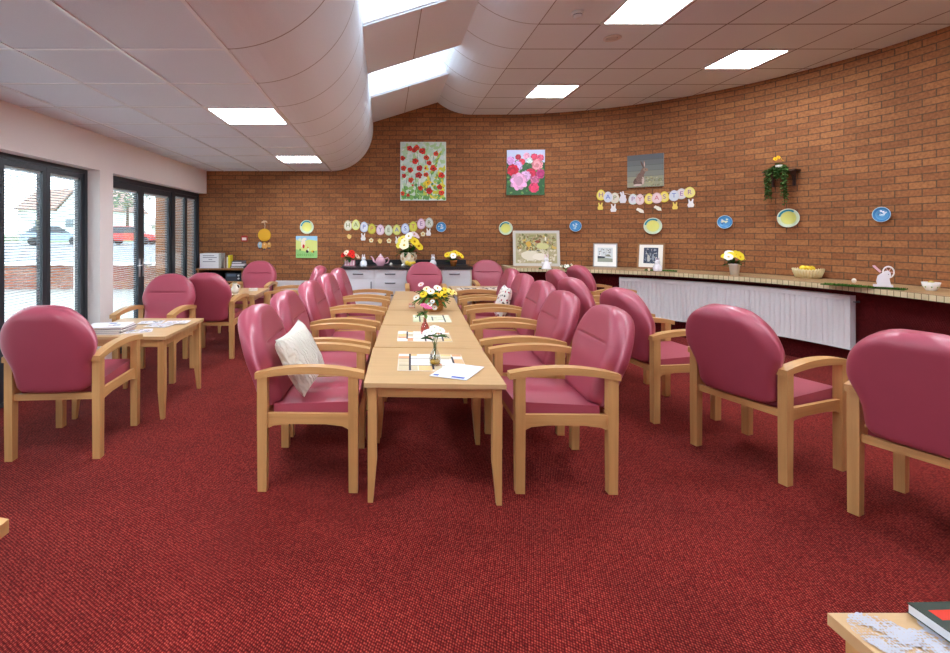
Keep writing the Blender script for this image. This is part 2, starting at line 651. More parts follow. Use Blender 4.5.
# high ceiling: follows the curved wall; rolled edge towards the skylight slot
CXR, CR = 1.46, 0.90
hc = MB()
pts = [(CXR, YF), (CX + RC, YF)] + [p for p in reversed(path) if p[0] >= CXR] + [(CXR, YB)]
hc.add([(p[0], p[1], ZR) for p in pts], [tuple(range(len(pts) - 1, -1, -1))])
arc = [(CXR - CR * math.sin(t), ZR + CR - CR * math.cos(t)) for t in [PI / 2 * k / 20 for k in range(21)]]
for a, b in zip(arc[:-1], arc[1:]):
    hc.add([(a[0], YF, a[1]), (b[0], YF, b[1]), (b[0], YB + .02, b[1]), (a[0], YB + .02, a[1])], [(0, 1, 2, 3)], smooth=True, mi=1)
tag(hc.build('ceiling', [M_ceil_r, M_bull]), kind='structure')

# sloping lining between the two rolled edges, with roof windows
SL = 0.31


def rz(x):
    return 3.29 + (x + 0.20) * SL


rf = MB()
SKY = [(-1.25, -.28), (.98, 1.95), (3.21, 4.19), (5.44, 6.41)]
xa, xb = -0.22, 1.9


def roofbox(y0, y1, x0=xa, x1=xb, th=.05):
    v = [(x0, y0, rz(x0)), (x1, y0, rz(x1)), (x1, y1, rz(x1)), (x0, y1, rz(x0))]
    v += [(p[0], p[1], p[2] + th) for p in v]
    rf.add(v, [(3, 2, 1, 0), (4, 5, 6, 7), (0, 1, 5, 4), (1, 2, 6, 5), (2, 3, 7, 6), (3, 0, 4, 7)])


yy = YF
for a, b in SKY:
    roofbox(yy, a)
    yy = b
roofbox(yy, YB + .05)
tag(rf.build('ceiling', M_roof), kind='structure')
rs = MB()
for ya, yb_ in [(4.19, 5.44), (6.41, YB)]:
    xm = .33
    v = [(xm - .004, ya, rz(xm) - .003), (xm + .004, ya, rz(xm) - .003), (xm + .004, yb_, rz(xm) - .003), (xm - .004, yb_, rz(xm) - .003)]
    rs.add(v + [(p[0], p[1], p[2] + .004) for p in v], [(3, 2, 1, 0), (4, 5, 6, 7), (0, 1, 5, 4), (1, 2, 6, 5), (2, 3, 7, 6), (3, 0, 4, 7)], (150, 144, 144))
tag(rs.build('trim_2', M_paint), kind='structure')
for i, (a, b) in enumerate(SKY):
    w = empty('window_%d' % (i + 2), (0.5, (a + b) / 2, rz(.5)), kind='structure')
    o = -w.location
    g = MB()
    v = [(xa, a, rz(xa) + .04), (xb, a, rz(xb) + .04), (xb, b, rz(xb) + .04), (xa, b, rz(xa) + .04)]
    g.add(v, [(0, 1, 2, 3)])
    g.shift(o).build('pane', M_glass, w)
    g = MB()
    for (p, q) in ((a, a + .012), (b - .012, b)):
        v = [(xa, p, rz(xa) + .02), (xb, p, rz(xb) + .02), (xb, q, rz(xb) + .02), (xa, q, rz(xa) + .02)]
        g.add(v + [(t[0], t[1], t[2] + .05) for t in v], [(3, 2, 1, 0), (4, 5, 6, 7), (0, 1, 5, 4), (1, 2, 6, 5), (2, 3, 7, 6), (3, 0, 4, 7)])
    g.shift(o).build('frame', M_white, w)

# ------------------------------------------------------------------ glazed openings of the left wall
XG = -3.17                                # centre plane of the glazing


def glazed_leaf(parent, name, y0, y1, z0, z1, stile, o, tilt=0.42, handle=None):
    f = MB()
    f.box(XG - .03, XG + .03, y0, y0 + stile, z0, z1)
    f.box(XG - .03, XG + .03, y1 - stile, y1, z0, z1)
    f.box(XG - .03, XG + .03, y0 + stile, y1 - stile, z1 - stile, z1)
    f.box(XG - .03, XG + .03, y0 + stile, y1 - stile, z0, z0 + stile * 1.35)
    lf = f.shift(o).build(name, M_dark, parent, bevel=.003, seg=1)
    p = MB()
    p.box(XG - .0165, XG - .0135, y0 + stile, y1 - stile, z0 + stile * 1.35, z1 - stile)
    p.box(XG + .0135, XG + .0165, y0 + stile, y1 - stile, z0 + stile * 1.35, z1 - stile)
    p.shift(o).build('pane', M_glass, lf)
    b = MB()
    z = z1 - stile - .03
    s_, c_ = math.sin(tilt) * .008, math.cos(tilt) * .008
    while z > z0 + stile * 1.35 + .012:
        ya, yb_ = y0 + stile + .006, y1 - stile - .006
        v = [(XG - c_, ya, z - s_), (XG + c_, ya, z + s_), (XG + c_, yb_, z + s_), (XG - c_, yb_, z - s_)]
        v += [(q[0], q[1], q[2] + .0012) for q in v]
        b.add(v, [(3, 2, 1, 0), (4, 5, 6, 7), (0, 1, 5, 4), (1, 2, 6, 5), (2, 3, 7, 6), (3, 0, 4, 7)], (176, 180, 186))
        z -= .025
    b.box(XG - .011, XG + .011, y0 + stile + .004, y1 - stile - .004, z1 - stile - .022, z1 - stile - .001, (200, 204, 208))
    b.shift(o).build('blind', M_paint, lf)
    if handle is not None:
        h = MB()
        h.box(XG + .03, XG + .038, handle - .017, handle + .017, .87, 1.10)
        h.tube([(XG + .035, handle, 1.02), (XG + .075, handle, 1.02), (XG + .08, handle + (.03 if handle < (y0 + y1) / 2 else -.03), 1.02), (XG + .08, handle + (.13 if handle < (y0 + y1) / 2 else -.13), 1.02)], .009, 8)
        h.shift(o).build('handle', M_chrome, lf)
    return lf


w1 = empty('window_1', (XG, (W1A + W1B) / 2, 0), kind='structure')
o1 = -w1.location
f = MB()
f.box(XG - .04, XG + .04, W1A, W1B, HEAD - .045, HEAD)
f.box(XG - .04, XG + .04, W1A, W1B, 0, .035)
f.box(XG - .04, XG + .04, W1A, W1A + .05, .035, HEAD - .045)
f.box(XG - .04, XG + .04, W1B - .05, W1B, .035, HEAD - .045)
f.shift(o1).build('outer_frame', M_dark, w1, bevel=.004, seg=1)
edges = [W1B - .05 - .5285 * k for k in range(8)]
edges[-1] = W1A + .05
for k in range(7):
    if edges[k] - edges[k + 1] > .2:
        glazed_leaf(w1, 'folding_leaf', edges[k + 1] + .003, edges[k] - .003, .04, HEAD - .048, .046, o1)

d1 = empty('door_1', (XG, (W2A + W2B) / 2, 0), kind='structure')
o2 = -d1.location
f = MB()
f.box(XG - .045, XG + .045, W2A, W2B - .005, HEAD - .06, HEAD)
f.box(XG - .045, XG + .045, W2A, W2B - .005, 0, .03)
for ya, yb_ in ((W2A, W2A + .05), (6.83, 6.92), (W2B - .06, W2B - .005)):
    f.box(XG - .045, XG + .045, ya, yb_, .03, HEAD - .06)
f.shift(o2).build('outer_frame', M_dark, d1, bevel=.004, seg=1)
glazed_leaf(d1, 'door_leaf', W2A + .053, 5.988, .034, HEAD - .063, .068, o2, handle=5.945)
glazed_leaf(d1, 'door_leaf', 5.992, 6.827, .034, HEAD - .063, .068, o2, handle=6.035)
glazed_leaf(d1, 'side_light', 6.923, 7.34, .034, HEAD - .063, .042, o2, tilt=.75)
glazed_leaf(d1, 'side_light', 7.344, W2B - .063, .034, HEAD - .063, .042, o2, tilt=.75)

# ------------------------------------------------------------------ outside, seen through the glazing
gr = MB()
gr.add([(-70, -30, -.04), (-3.3, -30, -.04), (-3.3, 12.4, -.04), (-70, 12.4, -.04)], [(0, 1, 2, 3)], (132, 131, 128))
prof = [(12.4, .45), (14.5, .5), (38, .5), (46, .55), (62, .95), (130, 1.2)]
cols = [(150, 148, 144), (112, 114, 120), (116, 118, 122), (92, 118, 66), (100, 122, 74)]
for k in range(len(prof) - 1):
    (a, za), (b, zb) = prof[k], prof[k + 1]
    gr.add([(-90, a, za), (30, a, za), (30, b, zb), (-90, b, zb)], [(0, 1, 2, 3)], cols[k])
tag(gr.build('ground', M_paint), kind='structure')
gw = empty('garden_wall', (-12, 12.3, 0), label='low brick garden wall with pale coping outside the glazed doors', cat='wall')
b = MB()
ribbon(b, [(-30, 12.2), (-4.4, 12.2)], -.04, .58, smooth=False)
b.add([(-4.4, 12.2, -.04), (-4.4, 12.42, -.04), (-4.4, 12.42, .58), (-4.4, 12.2, .58)], [(0, 1, 2, 3)], uvs=[[(0, 0), (.22, 0), (.22, .62), (0, .62)]])
b.add([(-30, 12.42, -.04), (-30, 12.42, .58), (-4.4, 12.42, .58), (-4.4, 12.42, -.04)], [(0, 1, 2, 3)], uvs=[[(0, 0), (0, .6), (25, .6), (25, 0)]])
b.shift(-gw.location).build('brickwork', M_brick_out, gw)
b = MB()
b.box(-30, -4.35, 12.15, 12.47, .58, .64, (226, 222, 216))
b.shift(-gw.location).build('coping', M_paint, gw)


def house(x0, x1, y0, y1, zb, ze, zr, label, gable, wall_c, roof_c):
    t = empty('house', ((x0 + x1) / 2, y0, zb), label=label, cat='house')
    o = -t.location
    w = MB()
    w.box(x0, x1, y0, y1, zb, ze, wall_c)
    if gable:
        w.prism([(x0, ze), (x1, ze), ((x0 + x1) / 2, zr - .1)], 'y', y0, y1, wall_c)
    w.shift(o).build('walls', M_paint, t)
    r = MB()
    if gable:
        xm = (x0 + x1) / 2
        for sx in (x0 - .3, x1 + .3):
            r.prism([(sx, ze - .2), (xm, zr), (xm, zr + .15), (sx, ze - .05)], 'y', y0 - .3, y1 + .3, roof_c)
    else:
        ym = (y0 + y1) / 2
        for sy in (y0 - .3, y1 + .3):
            r.prism([(sy, ze - .2), (ym, zr), (ym, zr + .15), (sy, ze - .05)], 'x', x0 - .3, x1 + .3, roof_c)
    r.shift(o).build('roof', M_paint, t)
    n = max(1, int((x1 - x0) / 3.2))
    for k in range(n):
        xc = x0 + (k + .5) * (x1 - x0) / n
        g = MB()
        g.box(xc - .75, xc + .75, y0 - .05, y0 + .02, zb + 1.1, zb + 2.3, (240, 240, 240))
        g.box(xc - .66, xc + .66, y0 - .07, y0, zb + 1.2, zb + 2.2, (110, 122, 132))
        g.shift(o).build('window', M_paint, t)
    return t


house(-47.4, -41.6, 60, 68, .9, 4.6, 7.3, 'white house with a brown tiled roof across the road', False, (238, 236, 234), (150, 118, 106))
house(-40.9, -34.0, 58, 66, .9, 4.3, 8.0, 'white gable-fronted house beside the brown-roofed house', True, (240, 240, 240), (150, 120, 110))
house(-33.2, -28.9, 66, 72, .95, 2.6, 4.2, 'low white bungalow seen through the glazed door', False, (240, 238, 236), (190, 182, 178))


def tree(x, y, zb, h, r, label, seed):
    rn = random.Random(seed)
    t = empty('tree', (x, y, zb), label=label, cat='tree')
    tr = MB()
    tr.tube([(0, 0, 0), (.05, 0, h * .35), (0, .1, h * .6)], [.22, .16, .08], 8, (96, 80, 66))
    tr.build('trunk', M_paint, t)
    c = MB()
    for k in range(260):
        d = Vector((rn.gauss(0, 1), rn.gauss(0, 1), rn.gauss(0, 1))).normalized() * r * rn.uniform(.55, 1)
        p = Vector((0, 0, h * .68)) + Vector((d.x, d.y, d.z * .8))
        q = .28
        a = Vector((rn.gauss(0, 1), rn.gauss(0, 1), rn.gauss(0, 1))).normalized()
        b_ = a.cross(Vector((.3, .5, .8))).normalized()
        c.add([tuple(p - a * q), tuple(p + b_ * q * .7), tuple(p + a * q), tuple(p - b_ * q * .7)], [(0, 1, 2, 3)], (134 + rn.randint(-16, 16), 150 + rn.randint(-12, 12), 124))
    c.build('crown', M_paint, t)


tree(-30.5, 55, .85, 7.6, 2.6, 'pale leafy tree outside left of the door stiles', 3)
tree(-25.6, 58, .9, 8.5, 2.9, 'taller pale leafy tree behind the red car', 5)


def car(x, y, z, rz_, body, label, cat='car'):
    t = empty('car', (x, y, z), rz_, label=label, cat=cat)
    b = MB()
    side = [(-2.05, .35), (2.0, .35), (2.05, .62), (1.85, .82), (.95, .92), (-1.7, .95), (-2.05, .8)]
    b.prism(side, 'y', -.85, .85, body)
    b.build('body', M_gloss, t, bevel=.06, seg=2)
    b = MB()
    cab = [(-1.75, .92), (1.05, .90), (.35, 1.42), (-1.2, 1.44)]
    b.prism(cab, 'y', -.72, .72, (58, 68, 76))
    b.build('window', M_gloss, t, bevel=.05, seg=2)
    b = MB()
    b.prism([(-1.22, 1.40), (.38, 1.40), (.3, 1.47), (-1.15, 1.49)], 'y', -.73, .73, body)
    b.build('roof', M_gloss, t, bevel=.02, seg=2)
    for sx in (-1.25, 1.3):
        for sy in (-.84, .84):
            w = MB()
            w.lathe([(0, -.1), (.2, -.1), (.32, -.09), (.33, 0), (.32, .09), (.2, .1), (0, .1)], 18, (sx, sy, .33), (36, 36, 38), axis='y')
            w.lathe([(0, -.105), (.2, -.105)], 14, (sx, sy, .33), (170, 172, 176), axis='y')
            w.build('wheel', M_paint, t)


car(-25.6, 36, .5, .55, (150, 172, 190), 'pale blue car parked across the road outside')
car(-20.2, 37, .5, .15, (196, 70, 66), 'red car seen through the left-hand glass door')

# ------------------------------------------------------------------ armchairs
CH_G = 'pink vinyl armchairs'


def backrest_mesh():
    mb = MB()
    H, T = 0.578, 0.148
    vs = [0, .006, .02, .045, .08, .13, .19, .26, .33, .40, .46, .51, .55, .58, .60, .612, .622, .632, .642, .655, .675, .70, .74, .79, .84, .885, .925, .955, .977, .991, 1.0]
    us = [math.sin(PI / 2 * (-1 + 2 * k / 22)) for k in range(23)]
    us = [math.copysign(abs(u) ** .8, u) for u in us]

    def hw(v):
        q = max(0.0, min(1.0, (v - .25) / .30))
        lo = 0.230 + 0.046 * q * q * (3 - 2 * q)
        if v < .09:
            lo *= (1 - (1 - v / .09) ** 2.2 * .30)
        if v > .5:
            q = (v - .5) / .5
            lo *= max(0.0, 1 - q ** 2.25) ** .5
        return max(lo, .018)

    def P(u, v, side):
        w = hw(v)
        tu = max(0.0, 1 - abs(u) ** 11) ** .5
        tv = 1.0
        if v < .06:
            tv = (1 - (1 - v / .06) ** 2) ** .5
        if v > .90:
            q = (v - .90) / .10
            tv = max(0.0, 1 - q * q) ** .5
        t = T / 2 * tu * tv * (1.0 if side > 0 else .92)
        if side > 0:
            t += .010 * tv * max(0, 1 - u * u) * (1 if v > .62 else .55)
            cr = math.exp(-((v - .622) / .010) ** 2) * max(0.0, min(1.0, (0.72 - abs(u)) / .12))
            t -= .017 * cr
            lump = math.exp(-((v - .45) / .12) ** 2) * max(0, 1 - u * u)
            t += .012 * lump
        x = side * t
        y = u * w
        z = v * H
        x += .30 * y * y                       # slight wrap towards the sitter
        a = 0.30                                           # lean
        return (-.230 + x * math.cos(a) - z * math.sin(a), y, .432 + x * math.sin(a) + z * math.cos(a))

    nv, nu = len(vs), len(us)
    F = [P(u, v, 1) for v in vs for u in us]
    B = [P(u, v, -1) for v in vs for u in us]
    f = []
    for j in range(nv - 1):
        for i in range(nu - 1):
            a = j * nu + i
            f.append((a, a + 1, a + nu + 1, a + nu))
            a += nv * nu
            f.append((a, a + nu, a + nu + 1, a + 1))
    o = nv * nu
    for j in range(nv - 1):
        for i, flip in ((0, 1), (nu - 1, 0)):
            a, b_ = j * nu + i, (j + 1) * nu + i
            f.append((a, b_, b_ + o, a + o) if flip else (a, a + o, b_ + o, b_))
    for i in range(nu - 1):
        f.append((i, i + o, i + 1 + o, i + 1))
        a = (nv - 1) * nu + i
        f.append((a, a + 1, a + 1 + o, a + o))
    mb.add(F + B, f, smooth=True)
    return mb


def make_chair():
    t = empty('armchair')
    for sx in (-1, 1):
        for sy in (-1, 1):
            m = MB()
            x, y = sx * .2525, sy * .264
            m.frustum((x - .0245, x + .0245, y - .023, y + .023), 0, (x - .0275, x + .0275, y - .0245, y + .0245), .40)
            m.box(x - .0275, x + .0275, y - .0245, y + .0245, .40, .642)
            m.build('leg', M_wz, t, bevel=.004, seg=2)
    for sy in (-1, 1):
        m = MB()
        n = 16
        top, bot = [], []
        for k in range(n + 1):
            q = k / n
            x = -.292 + .604 * q
            crown = math.sin(PI * min(1, q * .93 + .02)) ** .8
            top.append((x, .652 + .042 * crown))
            bot.append((x, .618 + .036 * crown))
        m.prism(bot + top[::-1], 'y', sy * .264 - .030, sy * .264 + .030)
        m.build('armrest', M_wx, t, bevel=.006, seg=2)
        m = MB()
        arch = [(-.226, .345), (-.19, .362), (-.1, .372), (.1, .372), (.19, .362), (.226, .345)]
        m.prism(arch + [(.226, .43), (-.226, .43)], 'y', sy * .264 - .012, sy * .264 + .012)
        m.build('side_rail', M_wx, t, bevel=.003, seg=1)
    m = MB(); m.box(.235, .258, -.241, .241, .345, .405); m.build('front_rail', M_wy, t, bevel=.003, seg=1)
    m = MB(); m.box(-.262, -.24, -.241, .241, .375, .415); m.build('rear_rail', M_wy, t, bevel=.003, seg=1)
    m = MB()
    m.box(-.20, .272, -.236, .236, .400, .487)
    s = m.build('seat', M_vinyl, t, bevel=.034, seg=4)
    for v in s.data.vertices:
        if v.co.z > .45:
            v.co.z += .012 * (1 - (v.co.y / .236) ** 2) - .02 * (0.27 - v.co.x) / .47
    backrest_mesh().build('backrest', M_vinyl, t)
    return t


proto = make_chair()
used = [False]


def chair(x, y, deg, label, group=CH_G):
    if not used[0]:
        used[0] = True
        proto.location = (x, y, 0)
        proto.rotation_euler = (0, 0, math.radians(deg))
        tag(proto, label, 'chair', group)
        return proto
    return copy_tree(proto, (x, y, 0), math.radians(deg), label, group)


GL, GR, GW = 'armchairs along the left side of the long table', 'armchairs along the right side of the long table', 'armchairs facing the radiator'
ordn = ['nearest', 'second', 'third', 'fourth', 'farthest']
Lpos = [(-.42, 2.85, -1.5), (-.40, 3.53, -3), (-.335, 4.29, -4), (-.275, 5.05, -3.5), (-.225, 5.85, -4)]
Rpos = [(1.0, 2.83, 179), (1.005, 3.58, 177), (1.10, 4.33, 176), (1.155, 5.10, 176), (1.215, 5.83, 176)]
lt = ['nearest pink armchair on the left side of the long table, white cushion on it',
      'second pink armchair from the front on the left side of the long table',
      'third pink armchair from the front on the left side of the long table',
      'fourth pink armchair from the front on the left side of the long table',
      'farthest pink armchair on the left side of the long table']
rt = ['nearest pink armchair on the right side of the long table, empty seat',
      'second pink armchair from the front on the right side of the long table',
      'third pink armchair from the front on the right side of the long table',
      'pink armchair holding the speckled cushion, right side of the long table',
      'farthest pink armchair on the right side of the long table']
for p, l in zip(Lpos, lt):
    chair(*p, l, GL)
for p, l in zip(Rpos, rt):
    chair(*p, l, GR)
chair(2.255, 3.80, 7, 'pink armchair facing the radiator, directly behind the nearest right-side table chair', GW)
chair(2.43, 2.98, 19.5, 'pink armchair turned away in the open carpet facing the long radiator end', GW)
chair(2.74, 2.235, 24, 'pink armchair nearest on the right, cut off by the picture edge, back turned', GW)
chair(2.22, 4.66, 4, 'pink armchair facing the radiator, back to back with second right-side table chair', GW)
chair(2.46, 5.72, 3, 'pink armchair facing the ledge, only its rounded top and arms showing', GW)
chair(3.01, 6.45, 8, 'pink armchair closest to the tiled ledge, below the small grey-framed picture', GW)
chair(-2.11, 3.20, 94, 'pink armchair nearest the left window, seen from behind by the magazine table', 'armchairs by the glazed wall')
chair(-2.30, 4.68, -88, 'pink armchair facing the camera behind the magazine table by the glass doors', 'armchairs by the glazed wall')
chair(-2.01, 5.555, 90, 'pink armchair seen from behind, pushed up to the ornament table', 'armchairs by the glazed wall')
chair(-1.98, 7.02, -90, 'pink armchair against the brick wall next to the bookcase', 'armchairs by the glazed wall')
chair(-1.25, 6.30, 180, 'pink armchair in side view behind the left row, yellow cushion on its seat', 'armchairs by the glazed wall')
chair(.585, 6.73, -92, 'pink armchair at the head of the long table before the white cabinets', CH_G)
chair(1.655, 7.25, -90, 'pink armchair in the corner between the white cabinets and the tiled ledge', CH_G)
chair(-1.322, .955, 0, 'armchair mostly outside the picture, only a wooden arm tip showing bottom left', CH_G)


# ------------------------------------------------------------------ tables
def make_table():
    t = empty('table')
    a, b, h = .372, .382, .64
    m = MB(); m.box(-a, a, -b, b, h - .024, h)
    m.build('tabletop', M_top, t, bevel=.006, seg=2)
    m = MB()
    for (x0, x1, y0, y1) in ((-a + .07, a - .07, -b + .03, -b + .05), (-a + .07, a - .07, b - .05, b - .03), (-a + .03, -a + .05, -b + .07, b - .07), (a - .05, a - .03, -b + .07, b - .07)):
        m.box(x0, x1, y0, y1, h - .082, h - .0245)
    m.build('apron', M_wx, t, bevel=.002, seg=1)
    for sx in (-1, 1):
        for sy in (-1, 1):
            m = MB()
            x, y = sx * (a - .043), sy * (b - .043)
            w = .024
            m.box(x - w, x + w, y - w, y + w, .22, h - .0245)
            xi, yi = x + sx * .010, y + sy * .010
            m.frustum((xi - .014, xi + .014, yi - .014, yi + .014), 0, (x - w, x + w, y - w, y + w), .22)
            m.build('leg', M_wz, t, bevel=.003, seg=1)
    return t


tproto = make_table()
tag(tproto, 'nearest beech table of the long row, letter and first placemat on it', 'table', 'beech tables pushed into one long row')
TG = 'beech tables pushed into one long row'
TX = [(.275, 2.815, -2.2), (.318, 3.588, -3.4), (.370, 4.360, -4.0), (.425, 5.130, -4.1), (.482, 5.900, -4.2)]
tl = [None, 'second beech table in the long row, under the pink bottle vase',
      'third beech table in the long row, under the pale green placemat', 'fourth beech table in the long row, under the flower basket',
      'farthest beech table of the long row, before the head armchair']
for k, (x, y, d) in enumerate(TX):
    if k == 0:
        tproto.location = (x, y, 0); tproto.rotation_euler = (0, 0, math.radians(d))
    else:
        copy_tree(tproto, (x, y, 0), math.radians(d), tl[k], TG)
copy_tree(tproto, (-2.05, 3.93, 0), 0, 'beech side table by the left window with a pile of magazines', 'beech side tables')
copy_tree(tproto, (-2.03, 6.30, 0), 0, 'beech side table with ornaments and cards between armchairs by the bookcase', 'beech side tables')
copy_tree(tproto, (1.32, 6.545, 0), 0, 'beech table with patterned mats in front of the corner armchair', 'beech side tables')
copy_tree(tproto, (1.292, .585, 0), 0, 'beech table in the bottom right corner with a white lace doily', 'beech side tables')

TH = .64


# ------------------------------------------------------------------ cushions
def cushion(name, w, h, t, mats, pattern=None):
    m = MB()
    n = 14
    top, bot = [], []
    for j in range(n + 1):
        for i in range(n + 1):
            u, v = -1 + 2 * i / n, -1 + 2 * j / n
            k = (1 - abs(u) ** 2.4) * (1 - abs(v) ** 2.4)
            pin = 1 - .10 * (1 - abs(u) ** 2) * (abs(v) ** 3) - .0
            pin2 = 1 - .10 * (1 - abs(v) ** 2) * (abs(u) ** 3)
            x, y = u * w / 2 * pin2, v * h / 2 * pin
            wr = .006 * math.sin(u * 9 + v * 4) * math.sin(v * 11) * k
            top.append((x, t / 2 * k ** .38 + wr, y))
            bot.append((x, -t / 2 * k ** .38 + wr, y))
    o = len(top)
    f = []
    for j in range(n):
        for i in range(n):
            a = j * (n + 1) + i
            f.append((a, a + n + 1, a + n + 2, a + 1))
            f.append((a + o, a + 1 + o, a + n + 2 + o, a + n + 1 + o))
    m.add(top + bot, f, pattern or (232, 226, 214), True)
    return m


def speckle_mat(name, base, spots):
    m, nt, b = new_mat(name)
    tc = N(nt, 'ShaderNodeTexCoord')
    vo = N(nt, 'ShaderNodeTexVoronoi'); vo.inputs['Scale'].default_value = 26
    nt.links.new(tc.outputs['Object'], vo.inputs['Vector'])
    lt_ = N(nt, 'ShaderNodeMath', operation='LESS_THAN'); lt_.inputs[1].default_value = .3
    nt.links.new(vo.outputs['Distance'], lt_.inputs[0])
    rp = N(nt, 'ShaderNodeValToRGB'); rp.color_ramp.interpolation = 'CONSTANT'
    e = rp.color_ramp.elements
    e[0].color = lin(spots[0]) + (1,)
    e[1].position = .5; e[1].color = lin(spots[1]) + (1,)
    sp = N(nt, 'ShaderNodeSeparateColor')
    nt.links.new(vo.outputs['Color'], sp.inputs[0])
    nt.links.new(sp.outputs[0], rp.inputs[0])
    mx = N(nt, 'ShaderNodeMixRGB')
    mx.inputs[1].default_value = lin(base) + (1,)
    nt.links.new(lt_.outputs[0], mx.inputs[0]); nt.links.new(rp.outputs[0], mx.inputs[2])
    nt.links.new(mx.outputs[0], b.inputs['Base Color'])
    b.inputs['Roughness'].default_value = .9
    return m


def quilt_mat(name, rgb):
    m, nt, b = new_mat(name)
    tc = N(nt, 'ShaderNodeTexCoord')
    nz = N(nt, 'ShaderNodeTexNoise'); nz.inputs['Scale'].default_value = 9; nz.inputs['Detail'].default_value = 2
    nt.links.new(tc.outputs['Object'], nz.inputs['Vector'])
    wv = N(nt, 'ShaderNodeTexWave'); wv.inputs['Scale'].default_value = 14; wv.inputs['Distortion'].default_value = 9; wv.inputs['Detail'].default_value = 2
    nt.links.new(tc.outputs['Object'], wv.inputs['Vector'])
    b.inputs['Base Color'].default_value = lin(rgb) + (1,)
    b.inputs['Roughness'].default_value = .9
    bp = N(nt, 'ShaderNodeBump'); bp.inputs['Strength'].default_value = .8; bp.inputs['Distance'].default_value = .008
    nt.links.new(wv.outputs['Fac'], bp.inputs['Height']); nt.links.new(bp.outputs[0], b.inputs['Normal'])
    return m


M_quilt = quilt_mat('cream_quilting', (232, 226, 212))
M_speck = speckle_mat('speckled_cloth', (236, 230, 222), ((70, 66, 70), (178, 52, 70)))


def place_cushion(mb, name, mat, loc, yaw, lean, label, spin=0.0):
    o = mb.build(name, mat)
    o.matrix_world = Matrix.Translation(loc) @ Matrix.Rotation(yaw, 4, 'Z') @ Matrix.Rotation(lean, 4, 'X') @ Matrix.Rotation(spin, 4, 'Y')
    return tag(o, label, 'cushion')


place_cushion(cushion('cushion', .365, .365, .155, None), 'cushion', M_quilt, (-.505, 2.80, .69), math.radians(76), math.radians(-25), 'cream quilted cushion leaning in the nearest left-side armchair', math.radians(-9))
place_cushion(cushion('cushion', .35, .37, .12, None), 'cushion', M_speck, (1.285, 5.07, .675), math.radians(86), math.radians(17), 'white speckled cushion leaning in an armchair right of the long table')
cu = MB()
cu.M = Matrix.Identity(4)
cq = cushion('cushion', .22, .20, .09, None, (206, 204, 80))
place_cushion(cq, 'cushion', M_fabric, (-1.215, 6.10, .575), math.radians(40), math.radians(-8), 'yellow cushion on an armchair behind the left row')

# ------------------------------------------------------------------ tiled ledge, carpeted upstand and radiators
LH, RF, RP = 0.892, 2.86, 3.03


def arc_pts(r, x_start, n=60, straight=True):
    t0 = math.acos(min(1, (x_start - CX) / r))
    p = [(CX + r * math.cos(t0 * (1 - k / n)), CY + r * math.sin(t0 * (1 - k / n))) for k in range(n + 1)]
    if straight:
        p += [(CX + r, 2.0), (CX + r, YF)]
    return p


LX0 = 2.02
fr, bk = arc_pts(RF, LX0), arc_pts(RC - .002, LX0)
lg = MB()
u = 0
for i in range(len(fr) - 1):
    a, b, c, d = fr[i], fr[i + 1], bk[i + 1], bk[i]
    L = math.hypot(b[0] - a[0], b[1] - a[1])
    w = RC - RF
    lg.add([(a[0], a[1], LH), (b[0], b[1], LH), (c[0], c[1], LH), (d[0], d[1], LH)], [(0, 1, 2, 3)], uvs=[[(u, 0), (u + L, 0), (u + L, w), (u, w)]])
    lg.add([(a[0], a[1], LH - .056), (b[0], b[1], LH - .056), (b[0], b[1], LH), (a[0], a[1], LH)], [(0, 1, 2, 3)], mi=1, uvs=[[(u, 0), (u + L, 0), (u + L, .056), (u, .056)]])
    lg.add([(a[0], a[1], LH - .056), (b[0], b[1], LH - .056), (c[0], c[1], LH - .056), (d[0], d[1], LH - .056)], [(3, 2, 1, 0)], mi=1, uvs=[[(u, 0), (u + L, 0), (u + L, .5), (u, .5)]])
    u += L
tag(lg.build('trim_3', [M_ledge_top, M_ledge_face]), kind='structure')
le = MB()
yA, yB = fr[0][1], YB - .003
le.add([(LX0 - .06, yA, 0), (LX0, yA, 0), (LX0, yA, LH), (LX0 - .06, yA, LH)], [(0, 1, 2, 3)], uvs=[[(0, 0), (.056, 0), (.056, LH), (0, LH)]])
le.add([(LX0 - .06, yB, 0), (LX0 - .06, yA, 0), (LX0 - .06, yA, LH), (LX0 - .06, yB, LH)], [(0, 1, 2, 3)], uvs=[[(0, 0), (.75, 0), (.75, LH), (0, LH)]])
le.add([(LX0 - .06, yA, LH), (LX0, yA, LH), (LX0, yB, LH), (LX0 - .06, yB, LH)], [(0, 1, 2, 3)], uvs=[[(0, 0), (.056, 0), (.056, .75), (0, .75)]])
le.add([(LX0, yA, 0), (LX0, yB, 0), (LX0, yB, LH), (LX0, yA, LH)], [(0, 1, 2, 3)], uvs=[[(0, 0), (.75, 0), (.75, LH), (0, LH)]])
tag(le.build('trim_4', M_ledge_face), kind='structure')
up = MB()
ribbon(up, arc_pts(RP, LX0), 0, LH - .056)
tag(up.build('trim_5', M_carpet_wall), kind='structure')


def theta_at(px, r):
    x, y, _ = wall_at(px, RC - r)
    return math.atan2(y - CY, x - CX)


